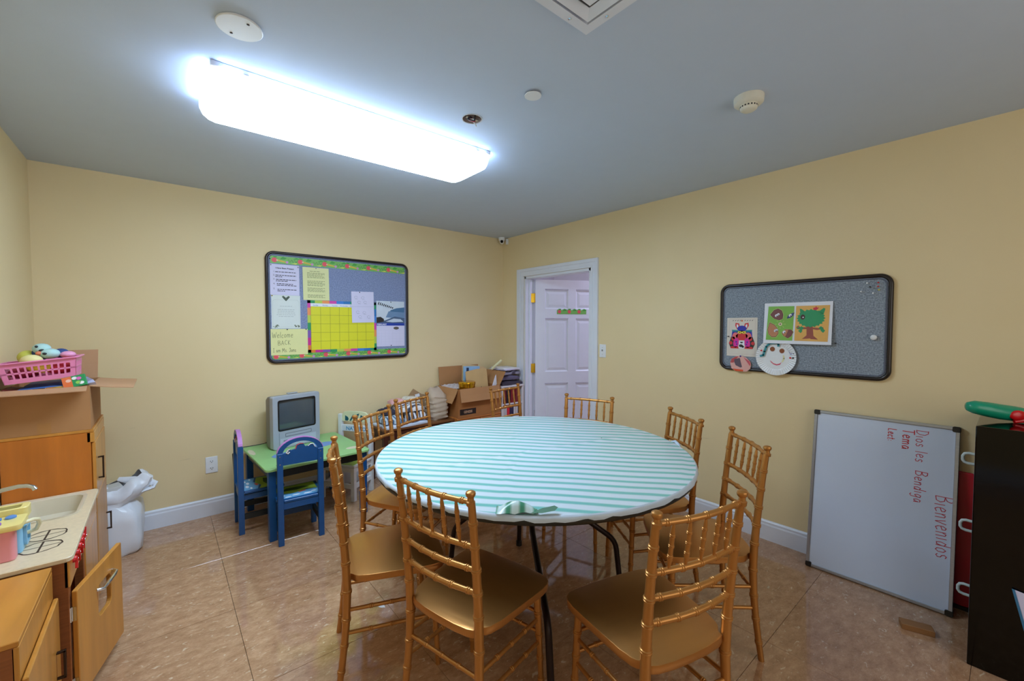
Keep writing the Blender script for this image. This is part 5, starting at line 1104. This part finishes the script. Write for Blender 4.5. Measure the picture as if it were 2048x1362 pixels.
# ------------------------------------------------------------------ desk, cabinet and bookcase in the far corner
DESKW = mat('brown_desk_wood', (122, 74, 40), .35, var=.15, scale=3, stretch=(1, 9, 1)); MAHOG = mat('dark_mahogany', (72, 32, 20), .4, var=.15, scale=3, stretch=(9, 9, 1))
ORANGEW = mat('orange_wood', (190, 116, 54), .4, var=.12, scale=3, stretch=(1, 9, 9))
def corner():
    t = thing('side_table', 'brown wooden side table under the striped clothes', 'table', (1.83, 3.675, 0))
    box('tabletop', DESKW, -.36, .36, -.175, .175, .500, .520, t, bevel=.003)
    for sx in (-1, 1):
        for sy in (-1, 1): box('leg', MAHOG, sx * .34 - .02, sx * .34 + .02, sy * .152 - .02, sy * .152 + .02, 0, .4995, t)
    for sy in (-1, 1): box('apron', MAHOG, -.32, .32, sy * .152 - .009, sy * .152 + .009, .42, .4995, t)
    for sx in (-1, 1): box('apron', MAHOG, sx * .34 - .009, sx * .34 + .009, -.132, .132, .42, .4995, t)
    # striped clothes
    st = [stripe_material('striped_cloth_dark', (226, 228, 236), (40, 46, 64), R(20), .034, .3, .85), stripe_material('striped_cloth_blue', (190, 206, 220), (60, 96, 130), R(-30), .03, .3, .85), stripe_material('striped_cloth_grey', (232, 232, 236), (70, 70, 86), R(75), .04, .3, .85)]
    def cloth(label, loc, sx, sy, h, m, sd, rot=0, name='folded_cloth'):
        r = random.Random(sd); nx, ny = 16, 12; vs = []; p = [r.uniform(0, 6.3) for _ in range(6)]
        for top in (1, 0):
            for i in range(nx + 1):
                for j in range(ny + 1):
                    u, v = i / nx * 2 - 1, j / ny * 2 - 1; e = (1 - abs(u) ** 5) * (1 - abs(v) ** 5)
                    z = h * (.45 + .55 * e) + (.010 * math.sin(4 * u + p[0] + 2 * v) + .008 * math.sin(7 * v + p[1] - 3 * u)) * e if top else 0
                    vs.append((sx / 2 * u * (1 + .05 * math.sin(5 * v + p[2])), sy / 2 * v * (1 + .05 * math.sin(4 * u + p[3])), min(h, max(z, 0))))
        N = (nx + 1) * (ny + 1); idx = lambda i, j: i * (ny + 1) + j
        fs = [(idx(i, j), idx(i + 1, j), idx(i + 1, j + 1), idx(i, j + 1)) for i in range(nx) for j in range(ny)]; fs += [tuple(N + q for q in f[::-1]) for f in fs[:nx * ny]]
        loop = [idx(i, 0) for i in range(nx)] + [idx(nx, j) for j in range(ny)] + [idx(i, ny) for i in range(nx, 0, -1)] + [idx(0, j) for j in range(ny, 0, -1)]
        fs += [(loop[q], N + loop[q], N + loop[(q + 1) % len(loop)], loop[(q + 1) % len(loop)]) for q in range(len(loop))]
        o = MB().add(vs, fs).obj(name, m, None, loc, (0, 0, R(rot)), smooth=50); return tag(o, label, 'clothes', 'clothes piled on the side table')
    z = .5205
    cloth('pale blue and white cloth sheet at the bottom of the striped pile', (1.70, 3.655, z), .42, .30, .03, mat('pale_blue_cloth', (206, 216, 232), .8, var=.05), 1, 4)
    cloth('blue striped garment in the left of the pile', (1.60, 3.66, z + .034), .19, .26, .07, st[1], 2, -8)
    cloth('black and white striped garment in the middle of the pile', (1.805, 3.66, z + .034), .19, .26, .085, st[0], 3, 10)
    cloth('grey and white striped garment on top of the pile', (1.775, 3.67, z + .121), .26, .22, .06, st[2], 4, -4)
    cloth('dark navy cloth tucked in the left of the pile', (1.575, 3.68, z + .106), .11, .16, .05, C('navy_cloth', (50, 48, 66), .85), 5, 12)
    cloth('pink cloth at the upper left of the pile', (1.685, 3.72, z + .183), .13, .12, .04, C('pink_cloth', (222, 168, 168), .85), 6, -10)
    cloth('cream cloth folded on top of the pile', (1.83, 3.72, z + .183), .14, .13, .05, C('cream_cloth', (214, 206, 190), .85), 7, 6)
    o = thing('brown_envelope', 'brown card envelope with white labels leaning on the wall behind the clothes', 'envelope', (1.985, 3.843, .5205), (R(-4), R(-8), 0))
    MB().prism([(-.13, 0), (.115, 0), (.115, .19), (.06, .215), (-.015, .285), (-.125, .185)], -.006, 0, 'y').obj('card', C('kraft_card', (166, 134, 98), .8), o); box('label', PAPER, -.01, .04, -.0068, -.006, .195, .225, o); box('label', PAPER, -.06, -.035, -.0068, -.006, .17, .19, o)
    # beige sack
    t = MB(); n = 28; sec = [(0, .082, .10, 0)] + [(.02 + .013 * q, .090 + .004 * (q % 2), .118 - .0001 * q * q * (q > 8), 0) for q in range(16)] + [(.235, .086, .085, .01), (.26, .080, .055, .025), (.285, .066, .03, .035), (.295, .05, .012, .045)]; vs = []
    for z_, rx, ry, oy in sec:
        for i in range(n):
            a = 2 * math.pi * i / n; c, s = math.cos(a), math.sin(a); x = rx * math.copysign(abs(c) ** .6, c); y = ry * math.copysign(abs(s) ** .6, s); k = 1 + .03 * math.sin(5 * a + 40 * z_) + .05 * math.sin(2 * a - 150 * z_)
            vs.append((x * k, y * k + oy, z_ + .012 * math.sin(2 * a) * (z_ > .2)))
    k = len(sec); t.add(vs, [(i * n + j, i * n + (j + 1) % n, (i + 1) * n + (j + 1) % n, (i + 1) * n + j) for i in range(k - 1) for j in range(n)] + [tuple(range(n))[::-1], tuple((k - 1) * n + j for j in range(n))])
    tag(t.obj('cloth_sack', mat('taupe_cloth', (190, 170, 150), .85, var=.06, bump=.6, bscale=22), None, (2.075, 3.66, .5205), smooth=60), 'taupe crumpled cloth sack between the striped clothes and the cardboard box', 'bag')
    # cabinet with the carton of papers
    t = thing('wooden_cabinet', 'orange-brown wooden cabinet under the open carton of papers', 'cabinet', (2.462, 3.655, 0))
    for sx in (-1, 1): box('side_panel', ORANGEW, sx * .262 - .009, sx * .262 + .009, -.195, .2, 0, .506, t)
    box('top_panel', ORANGEW, -.272, .272, -.203, .203, .5065, .526, t, bevel=.004); box('back_panel', ORANGEW, -.252, .252, .188, .2, .02, .506, t); box('base_panel', ORANGEW, -.252, .252, -.19, .188, .03, .048, t)
    for sx in (-1, 1): d = box('door', ORANGEW, sx * .127 - .124, sx * .127 + .124, -.21, -.1955, .03, .503, t, bevel=.003); MB().lathe([(.006, 0), (.006, .012), (.012, .018), (.011, .026), (.001, .028)], 14, (sx * .03, -.21, .30), Matrix.Rotation(R(90), 4, 'X')).obj('knob', BRASS, d, smooth=50)
    b_ = open_box('carton', 'open brown carton with a black printed label, filled with folders and a gold tin', (2.205, 3.452, .527), .515, .385, .285, {'front': (.0, -.045, -.125), 'back': (0, .008, .19), 'left': (-.075, .0, -.13), 'right': (.075, .0, .135)}, CARDD, 0, CARD)
    lb = box('printed_label', C('label_black', (34, 20, 18)), .015, .205, -.0008, -.0002, .028, .085, b_); text('lettering', 'GENESIS', .034, C('label_tan', (190, 150, 120)), b_, .06, .045, -.0012, 'LEFT', .8, bold=.0012)
    o = thing('manila_folder', 'tan manila folder standing in the front of the carton', 'folder', (2.42, 3.60, .54), (R(-6), R(-3), R(-4))); MB().prism([(0, 0), (.27, 0), (.268, .425), (.15, .432), (.012, .418)], -.003, .003, 'y').obj('card', C('manila', (206, 172, 118), .7), o); MB().prism([(.16, .22), (.185, .245), (.195, .22), (.178, .225)], -.0036, -.003, 'y').obj('print', INK, o)
    o = thing('notebook', 'pale blue notebook with dark tabs behind the manila folder', 'notebook', (2.40, 3.655, .54), (R(-4), R(3), 0)); box('cover', C('notebook_blue', (150, 190, 226), .5), 0, .20, 0, .015, 0, .47, o); box('tab', C('tab_navy', (30, 50, 84)), .03, .06, -.001, .0, .405, .455, o); box('tab', MATS['tab_navy'], .02, .045, -.001, .0, .32, .38, o)
    o = thing('manila_folder', 'large tan folder at the back of the carton, taller than the blue notebook', 'folder', (2.405, 3.705, .54), (R(-3), R(2), R(0))); MB().prism([(0, 0), (.3, 0), (.3, .452), (.19, .47), (.01, .490)], -.003, .003, 'y').obj('card', C('manila_light', (214, 184, 136), .7), o)
    o = thing('gold_tin', 'shiny round gold tin standing in the carton', 'tin', (2.365, 3.547, .7535)); g_ = mat('gold_tin', (212, 164, 40), .14, metal=.9, var=.05)
    b = MB(); b.lathe([(.001, 0), (.083, 0), (.083, .086), (.001, .086)], 40); b.obj('body', g_, o, smooth=40); b = MB(); b.lathe([(.001, .0865), (.086, .0865), (.087, .091), (.087, .108), (.085, .114), (.077, .117), (.001, .117)], 40); b.obj('lid', g_, o, smooth=40)
    o = MB(); r = random.Random(2); n = 9; vs = [(i * .024 - .09, j * .02 - .08, .02 * abs(math.sin(i * 1.7 + j)) + .03 * (j / 8)) for i in range(n) for j in range(n)]; o.add(vs, [(i * n + j, (i + 1) * n + j, (i + 1) * n + j + 1, i * n + j + 1) for i in range(n - 1) for j in range(n - 1)])
    tag(o.obj('plastic_film', mat('clear_film', (222, 214, 216), .2, var=.03), None, (2.305, 3.73, .775), smooth=20), 'crumpled clear plastic film at the left end of the carton', 'wrapping')
    o = thing('paper_sheet', 'white paper triangle sticking up at the right end of the carton', 'paper', (2.635, 3.50, .70), (0, 0, R(8))); MB().prism([(-.03, 0), (.10, 0), (.075, .22), (.06, .2)], -.001, 0, 'y').obj('sheet', PAPER, o)
    box('stack_bundle', C('bundle', (176, 140, 100), .8), -.22, .24, -.165, -.06, .006, .225, None).location = (2.462, 3.645, .527)
    tag(bpy.data.objects['stack_bundle'], 'bundle of papers filling the bottom of the carton under the gold tin', 'paper')
    bpy.data.objects['stack_bundle'].name = 'paper_bundle'
    # bookcase
    t = thing('bookcase', 'white bookcase in the corner beside the door casing', 'bookcase', (2.90, 3.66, 0)); w2 = .145; wp = mat('white_melamine', (224, 220, 222), .4, var=.02)
    for sx in (-1, 1): box('side_panel', wp, sx * w2 - .008, sx * w2 + .008, -.2, .19, 0, .775, t)
    box('back_panel', wp, -w2 + .008, w2 - .008, .18, .19, 0, .775, t)
    for z in (.03, .26, .435, .585): box('shelf', wp, -w2 + .0085, w2 - .0085, -.195, .18, z, z + .014, t)
    box('top_panel', wp, -w2 - .012, w2 + .010, -.205, .195, .7755, .792, t)
    def bookv(label, x, z, wd, dp, h, c, y=-.18):
        o = thing('book', label, 'book', (2.90 + x, 3.66 + y, z), (0, 0, 0), 'books in the white bookcase'); cm = C('cover_%d_%d_%d' % c, c, .45)
        box('cover', cm, 0, .002, 0, dp, 0, h, o); box('cover', cm, wd - .002, wd, 0, dp, 0, h, o); box('spine', cm, .002, wd - .002, 0, .002, 0, h, o); box('pages', PAPER, .002, wd - .002, .002, dp - .004, .003, h - .003, o)
    x = -.128
    for l, wd, h, c in (('white book at the left of the middle shelf', .03, .118, (220, 214, 210)), ('thin pale book with grey spine on the middle shelf', .026, .112, (196, 190, 192)), ('bright red book on the middle shelf', .034, .128, (214, 40, 50)), ('dark navy book with white mark on the middle shelf', .052, .124, (40, 40, 76)), ('white book right of the navy book', .016, .116, (226, 222, 222)), ('pale beige book on the middle shelf', .016, .118, (206, 196, 186)), ('white narrow book next to the right side of the bookcase', .016, .116, (222, 220, 226)), ('black thin book at the right end of the middle shelf', .014, .114, (34, 30, 34))):
        bookv(l, x, .449 + .0005, wd, .16, h, c); x += wd + .004
    x = -.13
    for l, wd, h, c in (('wide dark red book on the upper shelf', .056, .155, (110, 24, 28)), ('black book on the upper shelf left of the dark one', .05, .135, (26, 22, 26)), ('deep red book with black band on the upper shelf', .06, .16, (134, 26, 30)), ('maroon book at the right end of the upper shelf', .06, .15, (120, 34, 34))):
        bookv(l, x, .599 + .0005, wd, .17, h, c); x += wd + .006
    for i, (l, x) in enumerate((('white paperback lying flat at the left front of the upper shelf', -.12), ('white paperback lying flat at the right front of the upper shelf', .01))):
        pass
    # clothes and papers on the bookcase
    dk = [C('cloth_charcoal', (62, 54, 66), .85), C('cloth_plum', (96, 88, 110), .85), C('cloth_slate', (120, 120, 146), .85)]
    for l, loc, sx, sy, h, m, sd, ro in (('charcoal folded cloth lying on top of the bookcase', (2.905, 3.655, .7925), .27, .36, .055, dk[0], 11, 2), ('plum grey folded cloth in the middle of the stack on the bookcase', (2.915, 3.655, .849), .25, .33, .05, dk[1], 12, -4), ('dark striped folded cloth at the top of the stack on the bookcase', (2.925, 3.66, .902), .25, .30, .045, stripe_material('dark_striped_cloth', (70, 62, 78), (150, 146, 160), R(80), .03, .3, .85), 13, 3)):
        o = cloth(l, loc, sx, sy, h, m, sd, ro); o['group'] = 'clothes stacked on the bookcase'
    for i, (l, dx, ro) in enumerate((('lilac white paper sheet under the top sheet on the bookcase stack', 0, 4), ('white paper sheet lying on top of the bookcase stack', .01, -6))):
        o = thing('paper_stack', l, 'paper', (2.93 + dx, 3.64, .9485 + .011 * i), (0, 0, R(ro))); box('sheets', PAPERL if i == 0 else PAPER, -.105, .105, -.13, .13, 0, .010, o)
    o = MB(); o.tube([(0, 0, 0), (.02, -.02, .03), (.075, -.05, .085), (.09, -.06, .10)], [.012, .014, .014, .012], 12); tag(o.obj('paper_roll', C('cream_roll', (226, 220, 176)), None, (2.765, 3.66, .955), smooth=50), 'cream paper roll leaning at the left of the bookcase stack', 'paper')
corner()

# ------------------------------------------------------------------ right side: whiteboard, black cabinet
def right_side():
    ang = math.asin(.118 / .925)
    t = thing('whiteboard', 'white dry-erase board stood on its end on the floor, red handwriting running downward', 'whiteboard', (2.948, .465, .008))
    M = Matrix.Translation((2.948, .465, .004)) @ Matrix.Rotation(R(-90 + 1.5), 4, 'Z') @ Matrix.Rotation(-ang, 4, 'X')
    t.matrix_world = M
    W, Hh = .304, .925; al = mat('brushed_aluminium', (176, 182, 194), .3, metal=.75, var=.05, scale=4, stretch=(1, 1, 30)); wh = mat('whiteboard_enamel', (204, 216, 236), .14, var=.01, coat=.5)
    box('writing_surface', wh, -W + .006, W - .006, -.006, .004, .006, Hh - .006, t); box('backing_board', CARD, -W + .006, W - .006, .0045, .010, .006, Hh - .006, t)
    for a in ((-W, -W + .016, .02, Hh - .02), (W - .016, W, .02, Hh - .02)): box('frame_rail', al, a[0], a[1], -.0125, .012, a[2], a[3], t, bevel=.002)
    for a in ((0, .016), (Hh - .016, Hh)): box('frame_rail', al, -W + .02, W - .02, -.0125, .012, a[0], a[1], t, bevel=.002)
    for sx in (-1, 1):
        for z0 in (-.002, Hh - .026): MB().prism(rrect(min(sx * W, sx * (W - .028)) - .002 * (sx < 0), max(sx * W, sx * (W - .028)) + .002 * (sx > 0), z0, z0 + .028, .007, 4), -.015, .014, 'y').obj('corner_cap', BLACKP, t, bevel=.002)
    y = -.0062
    hand('handwriting', 'Bienvenidos', .066, REDINK, t, .226, .566, .0032, 88, y, .78); hand('handwriting', 'Dios les', .046, REDINK, t, .146, .884, .0030, 90, y, .92); hand('handwriting', 'Bendiga', .046, REDINK, t, .148, .672, .0032, 91, y, .9)
    hand('handwriting', 'Tema', .046, REDINK2, t, .092, .880, .0040, 90, y, .88); hand('handwriting', 'Lect:', .034, REDINK2, t, .033, .873, .0034, 90, y, .80)
    # red panel against the wall behind it
    t = thing('red_panel', 'narrow red plastic panel against the wall between the whiteboard and black cabinet', 'panel', (3.0, .14, 0))
    rd = C('red_plastic', (190, 20, 44), .35); MB().prism(rrect(-.037, .19, .02, .70, .02), .068, .089, 'x').obj('panel', rd, t, bevel=.004); box('foot', BLACKP, .068, .089, -.03, .18, 0, .0195, t)
    # black cabinet with its handles
    t = thing('black_cabinet', 'tall glossy black cabinet at the right edge, red and green toy on top', 'cabinet', (2.592, .096, 0))
    MB().box(.0, .49, -.62, 0, 0, 1.018).obj('carcass', BLACKLAC, t, bevel=.004, seg=2)
    hw = mat('white_handle', (206, 220, 220), .25, var=.03)
    for i, (x, z) in enumerate(((.30, .815), (.30, .497), (.30, .19))):
        b = MB(); b.tube([(x, .0005, z + .02), (x, .030, z + .022), (x, .042, z + .018), (x, .048, z + .006), (x, .048, z - .012), (x, .042, z - .022), (x, .03, z - .026), (x, .0005, z - .026)], .0065, 10); b.obj('handle', hw, t, smooth=60)
    # toy on top
    o = thing('toy_bird', 'green toy with a red tail lying on the black cabinet', 'toy', (2.79, .035, 1.0185), (0, 0, R(-54)))
    gm = C('toy_green', (20, 150, 116), .25); b = MB(); b.tube([(-.118, 0, .060), (-.112, 0, .060), (-.09, 0, .058), (-.045, 0, .050), (0, 0, .042), (.05, 0, .036), (.11, 0, .030), (.15, 0, .028)], [.006, .021, .030, .034, .035, .034, .028, .006], 18, sy=.95); b.obj('body', gm, o, smooth=60)
    rm = C('toy_red', (206, 20, 26), .25); b = MB(); b.ball((.04, -.032, .034), .030, .010, .022, 16, 9); b.tube([(.03, -.028, .006), (.06, -.028, .014), (.12, -.028, .026), (.15, -.026, .03)], [.007, .011, .010, .004], 12); b.obj('tail', rm, o, smooth=60)
    # sheet hanging on the front of the cabinet
    o = thing('leaflet', 'white leaflet with blue edge propped on the front of the black cabinet', 'paper', (2.585, -.03, .0)); 
    b = MB(); b.prism([(.012, .385), (-.16, .36), (-.2, .02), (-.075, .02), (-.022, .235)], -.004, -.001, 'x'); b.obj('sheet', PAPERL, o); b = MB(); b.prism([(.012, .385), (.004, .384), (-.030, .235), (-.083, .02), (-.075, .02), (-.022, .235)], -.0055, -.0008, 'x'); b.obj('edge', C('leaflet_blue', (60, 120, 160)), o)
    # wooden block on the floor
    q = MB().box(-.058, .058, -.028, .028, 0, .026).obj('wooden_block', C('brown_block', (150, 104, 60), .6), None, (2.705, .262, 0), (0, 0, R(-70)), bevel=.002); tag(q, 'small brown wooden block on the floor in front of the whiteboard', 'block')
    q = MB().prism([(0, -.022), (.012, -.004), (.011, .016), (-.002, .022), (-.012, .010), (-.009, -.008)], .0004, .0012).obj('paper_scrap', PAPER, None, (.835, 2.037, 0), (0, 0, R(25))); tag(q, 'small white leaf-shaped paper scrap on the floor under the table', 'paper')
    q = MB().prism([(-.012, -.003), (.012, -.005), (.013, .003), (-.011, .005)], .0004, .003).obj('paper_scrap', C('scrap_tan', (214, 196, 170)), None, (2.52, .83, 0), (0, 0, R(10))); tag(q, 'tiny pale scrap on the floor tiles left of the whiteboard', 'paper')
right_side()
